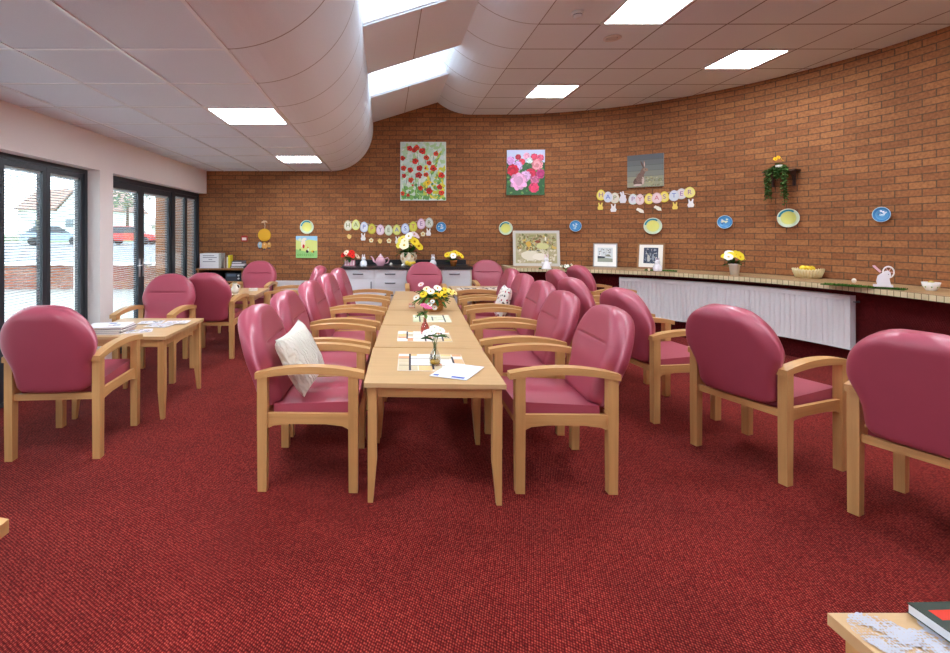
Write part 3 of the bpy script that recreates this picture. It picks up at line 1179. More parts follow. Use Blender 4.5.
rr = 2.935
t_a, t_b = theta_at(620, rr), theta_at(849, rr)
tm = (t_a + t_b) / 2
rad = empty('radiator', (CX + rr * math.cos(tm), CY + rr * math.sin(tm), 0), label='long curved white panel radiator under the tiled ledge', cat='radiator')
o = -rad.location
m = MB()
Z0, Z1 = .225, .775
n = int((t_a - t_b) * rr / .05) * 6
prev = None
for k in range(n + 1):
    t = t_a + (t_b - t_a) * k / n
    g = k % 6
    r = rr + (.013 if g == 0 else .004 if g in (1, 5) else 0.0)
    c_, s_ = math.cos(t), math.sin(t)
    cur = [(CX + r * c_, CY + r * s_, Z0 + .03), (CX + r * c_, CY + r * s_, Z1 - .055), (CX + rr * c_, CY + rr * s_, Z1 - .045), (CX + rr * c_, CY + rr * s_, Z1 - .002), (CX + (rr + .012) * c_, CY + (rr + .012) * s_, Z1 + .006),
           (CX + (rr + .07) * c_, CY + (rr + .07) * s_, Z1 + .006), (CX + (rr + .07) * c_, CY + (rr + .07) * s_, Z0), (CX + rr * c_, CY + rr * s_, Z0), (CX + rr * c_, CY + rr * s_, Z0 + .02)]
    if prev:
        L = len(cur)
        m.add(prev + cur, [(j, j + L, (j + 1) % L + L, (j + 1) % L) for j in range(L)], (228, 228, 228), mi=0)
    prev = cur
m.shift(o).build('panel', M_rad, rad)
for t in (t_a + .002, t_b - .002):
    m = MB()
    c_, s_ = math.cos(t), math.sin(t)
    dx, dy = -s_ * .004, c_ * .004
    ra, rb = rr - .002, rr + .072
    v = []
    for (zz) in (Z0 - .002, Z1 + .008):
        for q in (-1, 1):
            for r in (ra, rb):
                v.append((CX + r * c_ + q * dx, CY + r * s_ + q * dy, zz))
    m.add(v, [(0, 1, 3, 2), (4, 6, 7, 5), (0, 4, 5, 1), (2, 3, 7, 6), (0, 2, 6, 4), (1, 5, 7, 3)])
    m.shift(o).build('end_panel', M_rad, rad)
t = t_b - .018
m = MB()
m.lathe([(0, 0), (.012, 0), (.014, .012), (.010, .022), (0, .024)], 12, (CX + (rr + .04) * math.cos(t), CY + (rr + .04) * math.sin(t), Z1 - .06), (60, 60, 62), axis='z')
m.tube([(CX + (rr + .04) * math.cos(t), CY + (rr + .04) * math.sin(t), Z1 - .055), (CX + (rr + .04) * math.cos(t_b), CY + (rr + .04) * math.sin(t_b), Z1 - .055)], .006, 8, (120, 120, 122))
m.shift(o).build('valve', M_paint, rad)
for k in range(4):                                                    # brackets carrying the panel on the upstand
    t = t_a + (t_b - t_a) * (k + .5) / 4
    m = MB()
    for q in (-.01, .01):
        tq = t + q
        m.tube([(CX + (rr + .07) * math.cos(tq), CY + (rr + .07) * math.sin(tq), .5), (CX + (RP - .002) * math.cos(tq), CY + (RP - .002) * math.sin(tq), .5)], .008, 6)
    m.shift(o).build('bracket', M_rad, rad)

r2 = empty('radiator', (-1.42, YB - .06, 0), label='short white radiator on the brick wall below the farmyard picture', cat='radiator')
m = MB()
x = -.48
while x < .48:
    m.box(x, x + .034, -.035, .01, .12, .60)
    m.box(x + .034, x + .04, -.026, .01, .12, .60)
    x += .04
m.build('panel', M_rad, r2)
m = MB(); m.box(-.485, .485, -.038, .045, .60, .632); m.box(-.485, .485, -.038, .045, .10, .12); m.build('top_grille', M_rad, r2, bevel=.004, seg=1)
for sx in (-.3, .3):
    m = MB(); m.box(sx - .02, sx + .02, .01, .058, .2, .5); m.build('bracket', M_rad, r2)

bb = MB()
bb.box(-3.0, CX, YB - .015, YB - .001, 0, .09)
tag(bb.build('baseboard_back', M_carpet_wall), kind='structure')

# ------------------------------------------------------------------ white cabinets
CB = [(-.67, 'two', 'white cabinet at the left end of the row, red flowers above'), (-.17, 'three', 'white drawer cabinet under the pink teapot'),
      (.33, 'three', 'white cabinet mostly hidden behind the head armchair'), (.83, 'two', 'white cabinet at the right end beside the corner armchair')]
FY = 7.225


def bar_handle(parent, x, z, vertical=False, o=None):
    m = MB()
    if vertical:
        m.tube([(x, FY, z - .05), (x, FY - .022, z - .05), (x, FY - .026, z), (x, FY - .022, z + .05), (x, FY, z + .05)], .009, 8)
    else:
        m.tube([(x - .075, FY, z), (x - .07, FY - .022, z), (x, FY - .026, z), (x + .07, FY - .022, z), (x + .075, FY, z)], .0105, 8)
    m.shift(o).build('handle', M_steel, parent)


for x0, kind, lab in CB:
    t = empty('cabinet', (x0 + .25, 7.5, 0), label=lab, cat='cabinet', group='white kitchen cabinets')
    o = -t.location
    m = MB(); m.box(x0 + .001, x0 + .499, FY + .018, 7.79, .1, .862, (216, 214, 214)); m.box(x0 + .001, x0 + .499, FY + .07, 7.7, 0, .1, (70, 68, 66))
    m.shift(o).build('carcass', M_paint, t)

    def front(name, z0, z1, hv=None, hx=None):
        m = MB(); m.box(x0 + .004, x0 + .496, FY, FY + .018, z0, z1)
        d = m.shift(o).build(name, M_cab, t, bevel=.003, seg=2)
        if hv == 'v':
            bar_handle(d, hx, z1 - .10, True, o)
        else:
            bar_handle(d, x0 + .25, (z0 + z1) / 2, False, o)
    if kind == 'two':
        front('drawer', .725, .858)
        front('door', .105, .719, 'v', x0 + (.455 if x0 < 0 else .045))
    else:
        front('drawer', .725, .858)
        front('drawer', .585, .719)
        front('drawer', .348, .579)
        front('drawer', .105, .342)
m = MB(); m.box(1.3305, 1.348, FY + .002, 7.79, 0, .862, (222, 214, 196))
tag(m.build('end_panel', M_paint), 'cream end panel closing the right side of the white cabinets', 'panel')
wt = empty('worktop', (.33, 7.5, .864), label='black speckled worktop lying across the white cabinets', cat='worktop')
o = -wt.location
m = MB(); m.box(-.69, 1.36, FY - .03, 7.818, .864, .9); m.shift(o).build('slab', M_black, wt, bevel=.004, seg=2)
m = MB(); m.box(-.69, 1.36, 7.798, 7.819, .9005, .985); m.shift(o).build('upstand', M_black, wt, bevel=.003, seg=1)

# ------------------------------------------------------------------ bookcase in the corner
bc = empty('bookcase', (-2.62, 7.6, 0), label='open oak bookcase in the far left corner', cat='bookcase')
o = -bc.location
for x in (-2.985, -2.28):
    m = MB(); m.box(x, x + .028, 7.38, 7.80, 0, .842); m.shift(o).build('side_panel', M_oak, bc, bevel=.002, seg=1)
m = MB(); m.box(-3.0, -2.24, 7.37, 7.80, .842, .868); m.shift(o).build('top', M_oak, bc, bevel=.003, seg=1)
for z in (.05, .34, .64):
    m = MB(); m.box(-2.957, -2.28, 7.39, 7.79, z, z + .022); m.shift(o).build('shelf', M_oak, bc, bevel=.002, seg=1)
m = MB(); m.box(-2.957, -2.28, 7.79, 7.80, 0, .842, (70, 46, 30)); m.shift(o).build('back_panel', M_paint, bc)


def simple(name, mb, mat, label, cat, loc, rz_=0.0, group=None, bevel=0.0, seg=2):
    ob = mb.build(name, mat, None, bevel, seg)
    ob.location = loc
    ob.rotation_euler = (0, 0, rz_)
    return tag(ob, label, cat, group)


m = MB(); m.box(-.165, .165, -.11, .11, 0, .235, (226, 226, 230))
for k, (a, b_, z) in enumerate(((-.12, .06, .195), (-.12, .10, .165), (-.03, .03, .135), (-.12, .08, .1))):
    m.box(a, b_, -.1106, -.110, z, z + .010, (120, 120, 132))
m.box(.13, .166, -.1105, .1105, 0, .2355, (170, 166, 160))
simple('storage_box', m, M_paint, 'white box with lines of print standing on the bookcase', 'box', (-2.79, 7.53, .868), .04)
m = MB(); m.box(-.045, .045, -.06, .06, 0, .22, (66, 62, 64)); m.box(-.046, .0, -.061, -.06, .02, .2, (170, 170, 172)); m.box(-.03, .03, -.04, .04, .22, .235, (120, 112, 108))
simple('file_holder', m, M_paint, 'dark file holder beside the white box on the bookcase', 'file holder', (-2.93, 7.735, .868), 0)
bx = -2.585
for k, (w, h, c, lab) in enumerate(((.026, .165, (176, 164, 150), 'beige upright book nearest the white box'), (.020, .19, (116, 60, 44), 'thin brown upright book on the bookcase'), (.024, .175, (212, 204, 190), 'cream upright book next to the yellow one'),
                                    (.030, .205, (216, 198, 40), 'tall yellow upright book on the bookcase'))):
    m = MB(); m.box(0, w - .002, -.07, .07, 0, h, c); m.box(.002, w - .004, -.069, .068, h, h + .0008, (236, 230, 216))
    simple('book', m, M_paint, lab, 'book', (bx, 7.52, .868), 0, 'upright books on the bookcase', .002, 1)
    bx += w
zz = .868
for k, (w, d, h, c, r_, lab) in enumerate(((.22, .20, .035, (70, 66, 72), 0, 'dark flat folder at the bottom of the bookcase pile'), (.20, .19, .03, (206, 196, 204), .15, 'pale folder in the middle of the bookcase pile'), (.17, .16, .045, (104, 100, 106), -.1, 'grey box on top of the bookcase pile'))):
    m = MB(); m.box(-w / 2, w / 2, -d / 2, d / 2, 0, h, c); m.box(-w / 2 + .01, w / 2 - .01, -d / 2 - .0005, -d / 2, h * .3, h * .6, (226, 224, 224))
    simple('folder', m, M_paint, lab, 'folder', (-2.37, 7.55, zz), r_, 'pile on the bookcase', .003, 1)
    zz += h
hf = empty('stereo', (-2.42, 7.55, .662), label='dark grey stereo unit on the bookcase shelf', cat='stereo')
m = MB(); m.box(-.125, .125, -.13, .13, 0, .13, (46, 50, 62)); m.build('casing', M_paint, hf, bevel=.006, seg=2)
m = MB(); m.box(-.105, .04, -.134, -.129, .075, .115, (92, 104, 120)); m.build('display', M_gloss, hf)
for z in (.04, .09):
    m = MB(); m.lathe([(0, .15), (.014, .15), (.016, .129)], 14, (.085, 0, z), (206, 206, 208), axis='y'); m.build('knob', M_gloss, hf)
m = MB(); m.box(-.1, .1, -.08, .1, 0, .02, (226, 222, 220)); m.box(-.08, .1, -.09, .08, .02, .034, (196, 190, 190))
simple('paper_pile', m, M_paint, 'white papers lying on the lower bookcase shelf', 'papers', (-2.44, 7.52, .362), .1)
m = MB(); m.box(-.13, .13, -.09, .09, 0, .12, (58, 48, 46)); m.box(-.1, .1, -.0905, -.09, .03, .06, (130, 122, 116))
simple('storage_box', m, M_paint, 'dark box on the bookcase shelf under the white box', 'box', (-2.78, 7.55, .662), 0, None, .004, 1)


# ------------------------------------------------------------------ flowers and ornaments
def bloom(parent, c, r, nrm, col, cc, petals=6, mat=None, name='flower', deep=.35):
    m = MB()
    nrm = Vector(nrm).normalized()
    a = nrm.cross(Vector((.21, .37, .9))).normalized()
    b_ = nrm.cross(a)
    c = Vector(c)
    for k in range(petals):
        t = 2 * PI * k / petals + .3
        d = (a * math.cos(t) + b_ * math.sin(t))
        s_ = (-a * math.sin(t) + b_ * math.cos(t))
        w = r * (2.2 / petals + .22)
        v = []
        for q, ww in ((.05, .25), (.45, 1.0), (.8, .85), (1.0, .1)):
            p = c + d * r * q + nrm * r * deep * q * (1.3 - q)
            v += [tuple(p - s_ * w * ww + nrm * r * .08 * ww), tuple(p), tuple(p + s_ * w * ww + nrm * r * .08 * ww)]
        f = []
        for i in range(3):
            o_ = i * 3
            f += [(o_, o_ + 1, o_ + 4, o_ + 3), (o_ + 1, o_ + 2, o_ + 5, o_ + 4)]
        m.add(v, f, col, True)
    m.ball(tuple(c + nrm * r * .15), r * .22, cc, 8, 6)
    return m.build(name, mat or M_fabric, parent)


def foliage(parent, c, r, n, cols, length, width, up=.5, name='foliage', seed=1, down=0.25):
    rn = random.Random(seed)
    m = MB()
    for k in range(n):
        t = rn.uniform(0, 2 * PI)
        e = rn.uniform(-down, up + .4)
        d = Vector((math.cos(t) * math.cos(e), math.sin(t) * math.cos(e), math.sin(e)))
        p = Vector(c) + Vector((math.cos(t), math.sin(t), 0)) * r * rn.uniform(0, .8)
        col = rn.choice(cols)
        m.leaf(p, d, length * rn.uniform(.7, 1.2), width * rn.uniform(.7, 1.2), col, rn.uniform(.05, .35))
    return m.build(name, M_fabric, parent)


GREENS = [(52, 92, 40), (70, 112, 50), (40, 74, 36), (96, 128, 62)]
YEL, WHI, PNK = (240, 214, 60), (246, 244, 232), (222, 110, 150)


def bouquet(parent, c, spread, n, cols, r, seed, zr=.06, flat=False, ymul=.7):
    rn = random.Random(seed)
    for k in range(n):
        t = 2 * PI * (k + rn.uniform(-.3, .3)) / n * 2.4
        q = math.sqrt((k + .5) / n)
        p = Vector(c) + Vector((math.cos(t) * spread * q, math.sin(t) * spread * q * ymul, zr * (1 - q * q) + rn.uniform(-.012, .012)))
        col, cc = cols[k % len(cols)]
        bloom(parent, p, r * rn.uniform(.85, 1.15), (math.cos(t) * q * .8, math.sin(t) * q * .6 - .65, .75), col, cc, rn.choice((5, 6)))


def bunny(loc, s, col, label, rz_=0.0, ear=(236, 196, 204), pot=False):
    t = empty('bunny_ornament', loc, rz_, label=label, cat='bunny ornament')
    m = MB()
    m.lathe([(0, 0), (.42 * s, 0), (.46 * s, .06 * s), (.50 * s, .28 * s), (.45 * s, .55 * s), (.30 * s, .78 * s), (.22 * s, .86 * s)], 18, (0, 0, 0), col)
    m.ball((0, -.03 * s, 1.05 * s), (.30 * s, .28 * s, .29 * s), col, 14, 10)
    m.ball((-.22 * s, -.36 * s, .10 * s), (.15 * s, .2 * s, .10 * s), col, 10, 6)
    m.ball((.22 * s, -.36 * s, .10 * s), (.15 * s, .2 * s, .10 * s), col, 10, 6)
    m.ball((0, .48 * s, .22 * s), .13 * s, col, 10, 6)
    m.build('body', M_gloss, t)
    for sx in (-1, 1):
        m = MB()
        m.ball((sx * .13 * s, 0, 1.42 * s), (.09 * s, .06 * s, .24 * s), col, 10, 8)
        m.ball((sx * .13 * s, -.035 * s, 1.42 * s), (.05 * s, .04 * s, .16 * s), ear, 10, 8)
        m.build('ear', M_gloss, t)
    m = MB()
    for sx in (-1, 1):
        m.ball((sx * .11 * s, -.29 * s, 1.10 * s), .030 * s, (50, 40, 40), 8, 6)
    m.ball((0, -.315 * s, 1.0 * s), .032 * s, (206, 120, 130), 8, 6)
    m.build('face', M_gloss, t)
    return t


WT = .9005
# worktop, left to right
p = at(350, 266, WT); p.y = 7.50; p.x = (350 - VX) * 7.5 / FPX
t = empty('flower_pot', p, label='pink planter of red and cream flowers on the worktop left end', cat='flower pot')
m = MB(); m.box(-.085, .085, -.05, .05, 0, .10, (206, 130, 146))
for k in range(4):
    m.box(-.08 + k * .042, -.052 + k * .042, -.0505, -.05, .012, .085, (236, 206, 212))
m.build('planter', M_gloss, t, bevel=.004, seg=1)
foliage(t, (0, 0, .11), .07, 26, GREENS, .10, .04, seed=2)
bouquet(t, (0, 0, .15), .12, 9, [((206, 44, 36), (90, 20, 20)), ((206, 44, 36), (90, 20, 20)), ((240, 214, 190), (180, 120, 60))], .052, 4, zr=.08)


def wpos(px, y=7.5, z=WT):
    return ((px - VX) * y / FPX, y, z)


bunny(wpos(363.5, 7.45), .115, (232, 236, 240), 'white bunny ornament between the red flowers and the pink teapot')
t = empty('teapot', wpos(380.5, 7.47), label='pink teapot on the black worktop', cat='teapot')
m = MB(); m.lathe([(0, 0), (.05, 0), (.055, .008), (.078, .05), (.082, .085), (.065, .125), (.04, .145), (.036, .148)], 24, (0, 0, 0), (214, 162, 178)); m.build('body', M_gloss, t)
m = MB(); m.lathe([(.042, .146), (.036, .16), (.014, .172), (.012, .18), (.018, .19), (0, .198)], 20, (0, 0, 0), (236, 206, 212)); m.build('lid', M_gloss, t)
m = MB(); m.tube([(-.06, 0, .05), (-.11, 0, .08), (-.125, 0, .13), (-.155, 0, .155)], [.02, .016, .012, .010], 10, (214, 162, 178)); m.build('spout', M_gloss, t)
m = MB(); m.tube([(.068, 0, .115), (.115, 0, .135), (.135, 0, .10), (.115, 0, .05), (.07, 0, .04)], .009, 8, (222, 176, 188)); m.build('handle', M_gloss, t)
m = MB(); m.ball((0, 0, .028), (.023, .023, .028), (244, 240, 232), 12, 8)
simple('egg', m, M_gloss, 'white egg on the worktop beside the pink teapot', 'egg', wpos(391, 7.42))
t = empty('flower_pot', wpos(408.5, 7.50), label='big cream bunny planter of yellow lilies on the worktop', cat='flower pot')
m = MB()
m.lathe([(0, 0), (.075, 0), (.10, .03), (.125, .10), (.128, .16), (.115, .20), (.122, .215), (.112, .217), (.1, .20)], 26, (0, 0, 0), (232, 216, 190))
for k in range(9):
    a = -PI / 2 + (k - 4) * .42
    m.ball((.12 * math.cos(a), .12 * math.sin(a), .12 + .04 * (k % 2)), (.022, .022, .026), ((196, 150, 120), (236, 226, 206), (206, 170, 130))[k % 3], 10, 6)
m.build('planter', M_gloss, t)
m = MB()
m.ball((.03, -.125, .04), (.055, .035, .035), (240, 208, 70), 12, 8); m.ball((-.03, -.14, .055), (.035, .03, .035), (240, 208, 70), 12, 8); m.ball((.08, -.12, .06), (.03, .02, .02), (240, 208, 70), 10, 6)
m.build('duckling', M_gloss, t)
m = MB()
for sx in (-.09, .05):
    m.ball((sx, -.13, .0225), (.03, .03, .022), (244, 240, 232), 10, 6)
m.build('egg', M_gloss, t)
foliage(t, (0, 0, .22), .10, 44, GREENS, .17, .04, up=.9, seed=7)
bouquet(t, (0, -.02, .30), .19, 14, [((244, 226, 96), (200, 150, 40)), ((248, 240, 200), (210, 180, 60)), ((240, 214, 60), (190, 140, 30))], .075, 9, zr=.15)
bouquet(t, (.06, 0, .46), .09, 4, [((240, 214, 214), (210, 150, 60)), (WHI, (210, 180, 60))], .065, 10, zr=.05)
bunny(wpos(433, 7.45), .115, (236, 236, 240), 'white bunny ornament on the worktop behind the head armchair')
t = empty('flower_pot', wpos(453.5, 7.46), label='terracotta pot of yellow daffodils at the worktop right end', cat='flower pot')
m = MB(); m.lathe([(0, 0), (.04, 0), (.055, .07), (.06, .072), (.06, .09), (.05, .09), (.045, .08)], 20, (0, 0, 0), (190, 120, 60)); m.build('pot', M_gloss, t)
foliage(t, (0, 0, .09), .05, 26, GREENS, .12, .028, up=.8, seed=12)
bouquet(t, (0, 0, .15), .13, 11, [(YEL, (220, 150, 30)), (YEL, (220, 150, 30)), (WHI, (220, 180, 40))], .05, 13, zr=.06)

# ledge, left to right
def lean_frame(px, w, h, off, lean, name, label, frame_c, mount, painter, fw=.022, z=LH, cat='picture'):
    x, y, yaw = wall_at(px, off)
    t = empty(name, (x, y, z + .0005), label=label, cat=cat)
    t.rotation_euler = (Matrix.Rotation(yaw, 4, 'Z') @ Matrix.Rotation(-lean, 4, 'X')).to_euler()
    m = MB()
    for (a, b_, c, d) in ((-w / 2, -w / 2 + fw, 0, h), (w / 2 - fw, w / 2, 0, h), (-w / 2 + fw, w / 2 - fw, 0, fw), (-w / 2 + fw, w / 2 - fw, h - fw, h)):
        m.box(a, b_, -.012, .012, c, d, frame_c)
    m.build('frame', M_paint, t, bevel=.003, seg=1)
    m = MB(); m.box(-w / 2 + fw, w / 2 - fw, -.004, .010, fw, h - fw, mount); m.build('mount', M_paint, t)
    m = MB(); painter(m, w, h); m.build('print', M_paint, t)
    return t


def paint_garden(m, w, h):
    a, b_, c, d = -w / 2 + .045, w / 2 - .045, .045, h - .045
    rn = random.Random(5)
    m.patch([(a, c), (b_, c), (b_, d), (a, d)], -.0045, (176, 168, 128))
    L = -.0047
    for k in range(420):
        x, z = rn.uniform(a + .03, b_ - .03), rn.uniform(c + .02, d - .02)
        q = (z - c) / (d - c)
        col = rn.choice([(150, 150, 96), (120, 122, 74), (196, 188, 140), (132, 104, 62), (206, 176, 96), (164, 146, 110)]) if q > .45 else rn.choice([(206, 196, 170), (222, 212, 186), (190, 176, 146), (170, 158, 120)])
        L -= .000002
        m.disc(x, z, L, rn.uniform(.012, .034), rn.uniform(.008, .022), col, 8, .25, rn.uniform(0, 3))
    L -= .0001
    m.disc(-.11, .17, L, .13, .085, (226, 218, 198), 16, .12)
    m.disc(.05, .15, L - .00002, .12, .06, (236, 228, 212), 16, .12)
    m.disc(.10, .33, L - .00003, .10, .05, (206, 204, 140), 14, .2)
    m.disc(-.12, .36, L - .00004, .04, .045, (214, 168, 70), 12, .2)
    m.disc(.03, .40, L - .00005, .05, .022, (140, 74, 46), 10, .2)
    m.disc(.15, .45, L - .00006, .012, .04, (236, 232, 214), 10, .1)
    m.disc(.03, .25, L - .00007, .035, .009, (70, 68, 60), 10, .2)
    m.disc(-.10, .25, L - .00007, .03, .006, (110, 100, 84), 10, .2)


def paint_boats(m, w, h):
    a, b_, c, d = -w / 2 + .065, w / 2 - .065, .085, h - .07
    rn = random.Random(8)
    m.patch([(a, c), (b_, c), (b_, d), (a, d)], -.0045, (208, 214, 214))
    m.patch([(a, c), (b_, c), (b_, c + .055), (a + .02, c + .08), (a, c + .08)], -.0047, (150, 156, 140))
    m.patch([(a, c + .055), (a + .10, c + .06), (a + .11, c + .085), (a, c + .095)], -.0049, (58, 66, 74))
    m.patch([(a + .10, c + .09), (b_ - .02, c + .085), (b_ - .05, c + .125), (a + .13, c + .12)], -.0049, (128, 130, 112))
    m.patch([(a + .02, c + .10), (a + .05, c + .10), (a + .035, c + .19)], -.0051, (248, 246, 240))
    for k in range(26):
        m.disc(rn.uniform(a + .02, b_ - .02), rn.uniform(c + .12, d - .02), -.0051 - k * .000004, .012, .007, rn.choice([(176, 184, 186), (150, 156, 160), (192, 190, 176), (120, 116, 104)]), 7, .3, rn.uniform(0, 3))


def paint_night(m, w, h):
    a, b_, c, d = -w / 2 + .085, w / 2 - .085, .085, h - .07
    rn = random.Random(9)
    m.patch([(a, c), (b_, c), (b_, d), (a, d)], -.0045, (62, 70, 88))
    for k in range(60):
        m.disc(rn.uniform(a + .012, b_ - .012), rn.uniform(c + .01, d - .012), -.0047 - k * .000004, rn.uniform(.005, .012), rn.uniform(.008, .02), rn.choice([(40, 46, 60), (98, 108, 122), (150, 156, 164), (76, 84, 104), (176, 174, 166)]), 7, .3, rn.uniform(0, 3))
    m.disc(-.03, c + .08, -.0052, .018, .055, (186, 184, 178), 12, .1)
    m.disc(.03, c + .09, -.0052, .014, .05, (140, 148, 160), 12, .1)


lean_frame(536.5, .735, .58, .20, .14, 'framed_picture', 'large pale-framed garden painting leaning on the ledge', (206, 200, 190), (196, 190, 170), paint_garden, fw=.04)
lean_frame(605, .345, .385, .17, .26, 'framed_picture', 'small grey-framed boat print leaning on the tiled ledge', (160, 154, 148), (244, 242, 236), paint_boats, fw=.016)
lean_frame(650.3, .36, .395, .17, .26, 'framed_picture', 'small brown-framed dark blue print leaning on the tiled ledge', (156, 112, 70), (240, 236, 226), paint_night, fw=.024)


def grass_mat(pa, pb, depth, label, seed):
    ca = at(pa[0], pa[1], LH); cb = at(pb[0], pb[1], LH)
    d = cb - ca
    L = d.length
    yaw = math.atan2(d.y, d.x)
    c = (ca + cb) / 2
    m = MB()
    rn = random.Random(seed)
    m.box(-L / 2, L / 2, -depth / 2, depth / 2, 0, .004, (52, 84, 34))
    for k in range(900):
        x, y = rn.uniform(-L / 2, L / 2), rn.uniform(-depth / 2, depth / 2)
        a = rn.uniform(0, PI)
        dx, dy = .004 * math.cos(a), .004 * math.sin(a)
        lx, ly = rn.uniform(-.006, .006), rn.uniform(-.006, .006)
        m.add([(x - dx, y - dy, .003), (x + dx, y + dy, .003), (x + lx, y + ly, rn.uniform(.012, .02))], [(0, 1, 2)], rn.choice([(66, 110, 40), (84, 126, 52), (48, 88, 34)]))
    o = simple('grass_mat', m, M_fabric, label, 'grass mat', (c.x, c.y, LH + .0005), yaw)
    return o


grass_mat((539, 269), (552, 269.3), .10, 'small green grass mat under the bunny before the large painting', 1)
grass_mat((645, 270.3), (677, 271.6), .14, 'green grass mat before the brown-framed print on the ledge', 2)
grass_mat((823, 284.2), (906, 290), .17, 'long green grass mat on the ledge right of the fruit basket', 3)
p = at(546.5, 269, LH + .021)
t = empty('bunny_ornament', p, label='white bunny figure in a flared dress before the large painting', cat='bunny ornament')
m = MB(); m.lathe([(0, 0), (.072, 0), (.07, .01), (.045, .08), (.03, .11)], 18, (0, 0, 0), (240, 236, 236)); m.build('dress', M_gloss, t)
m = MB(); m.ball((0, 0, .135), (.034, .03, .033), (244, 240, 240), 12, 8); m.ball((-.045, -.01, .09), (.034, .012, .012), (244, 240, 240), 8, 6); m.ball((.045, -.01, .09), (.034, .012, .012), (244, 240, 240), 8, 6); m.build('head', M_gloss, t)
for sx in (-1, 1):
    m = MB(); m.ball((sx * .02, 0, .185), (.010, .008, .035), (240, 214, 218), 8, 6); m.build('ear', M_gloss, t)
p = at(567, 269.5, LH + .0005)
t = empty('flower_pot', p, label='low clump of white flowers and leaves on the ledge behind armchairs', cat='flower pot')
m = MB(); m.lathe([(0, 0), (.05, 0), (.06, .03), (.052, .03)], 16, (0, 0, 0), (150, 110, 70)); m.build('dish', M_gloss, t)
foliage(t, (0, 0, .03), .06, 34, [(60, 110, 50), (80, 130, 60)], .09, .02, up=.6, seed=21)
bouquet(t, (0, 0, .05), .10, 7, [(WHI, (226, 196, 60))], .024, 22, zr=.02)
p = at(657.5, 271.0, LH + .021)
bunny(p, .115, (240, 238, 240), 'white bunny teapot on the grass mat before the brown-framed print', -.3, ear=(150, 110, 130))
p = at(649, 271, LH + .021)
m = MB(); m.ball((0, 0, .02), (.016, .016, .02), (240, 222, 190), 10, 8)
simple('egg', m, M_gloss, 'cream egg on the grass mat beside the bunny teapot', 'egg', p)
p = at(734.5, 275.2, LH + .0005)
t = empty('flower_pot', p, label='white pot of yellow and cream flowers standing alone on the ledge', cat='flower pot')
m = MB(); m.lathe([(0, 0), (.046, 0), (.060, .125), (.065, .127), (.065, .15), (.057, .15), (.052, .13)], 24, (0, 0, 0), (236, 230, 220)); m.build('pot', M_gloss, t)
foliage(t, (0, 0, .15), .06, 32, GREENS + [(110, 70, 40)], .11, .035, up=.7, seed=31)
bouquet(t, (0, 0, .21), .13, 12, [(YEL, (220, 160, 30)), (YEL, (200, 140, 30)), (WHI, (230, 200, 120))], .048, 32, zr=.08)
p = at(808, 278, LH + .0005)
t = empty('fruit_basket', p, label='pale woven basket of lemons on the tiled ledge', cat='basket')
m = MB()
m.lathe([(0, 0), (.10, 0), (.108, .01), (.132, .075), (.142, .10), (.138, .105), (.126, .08), (.104, .015), (0, .012)], 36, (0, 0, 0), (232, 214, 160))
for k in range(30):
    a = 2 * PI * k / 30
    m.tube([(.110 * math.cos(a), .110 * math.sin(a), .01), (.136 * math.cos(a), .136 * math.sin(a), .08), (.141 * math.cos(a + .1), .141 * math.sin(a + .1), .108), (.130 * math.cos(a + .2), .130 * math.sin(a + .2), .08)], .008, 6, (238, 224, 176))
m.build('basket', M_fabric, t)
rn = random.Random(2)
for k, (x, y, z) in enumerate(((-.055, -.05, .055), (.02, -.055, .055), (-.06, .03, .055), (.015, .035, .055), (-.02, -.01, .115), (-.07, -.01, .118), (.03, -.015, .112))):
    m = MB(); m.ball((0, 0, 0), (.044, .034, .034), (240, 210, 56), 12, 8); m.ball((.043, 0, 0), (.012, .009, .009), (230, 200, 50), 8, 6)
    q = simple('lemon', m, M_gloss, 'yellow lemon lying in the pale woven basket', 'lemon', (p.x + x, p.y + y, p.z + z), rn.uniform(0, 6), 'lemons in the basket')
m = MB(); m.ball((0, 0, .04), (.03, .04, .04), (196, 176, 120), 10, 8)
simple('bread_roll', m, M_fabric, 'brown lump beside the lemons in the woven basket', 'fruit', (p.x + .082, p.y - .01, p.z + .03))
p = at(854, 283, LH + .021)
m = MB(); m.ball((0, 0, .024), (.02, .02, .025), (240, 226, 210), 10, 8)
simple('egg', m, M_gloss, 'cream egg at the left end of the long grass mat', 'egg', p)
p = at(883, 286.8, LH + .021)
t = empty('bunny_ornament', p, -.55, label='white wooden bunny with a wheel on the long grass mat', cat='bunny ornament')
m = MB(); m.box(-.085, .085, -.022, .022, 0, .022, (238, 234, 238)); m.build('base', M_paint, t, bevel=.003, seg=1)
m = MB()
ol = [(-.07, .022), (-.045, .022), (.05, .022), (.06, .05), (.045, .10), (.01, .125), (-.02, .145), (-.045, .15), (-.065, .13), (-.07, .10), (-.055, .085), (-.06, .05)]
m.prism([(-x, z) for x, z in ol], 'y', -.012, .012, (240, 236, 240)); m.build('body', M_paint, t, bevel=.004, seg=2)
m = MB(); m.prism([(-.03, .13), (-.015, .14), (-.075, .195), (-.095, .195), (-.09, .18)], 'y', -.008, .008, (232, 186, 196)); m.build('ear', M_paint, t, bevel=.002, seg=1)
m = MB()
m.tube([(.055 + .05 * math.cos(a), .022, .135 + .05 * math.sin(a)) for a in [2 * PI * k / 24 for k in range(25)]], .007, 8, (240, 236, 232))
for k in range(3):
    a = PI * k / 3
    m.tube([(.055 + .047 * math.cos(a), .022, .135 + .047 * math.sin(a)), (.055 - .047 * math.cos(a), .022, .135 - .047 * math.sin(a))], .004, 6, (214, 160, 150))
m.tube([(.055, .022, .02), (.055, .022, .09)], .005, 6, (238, 234, 232))
m.build('wheel', M_paint, t)
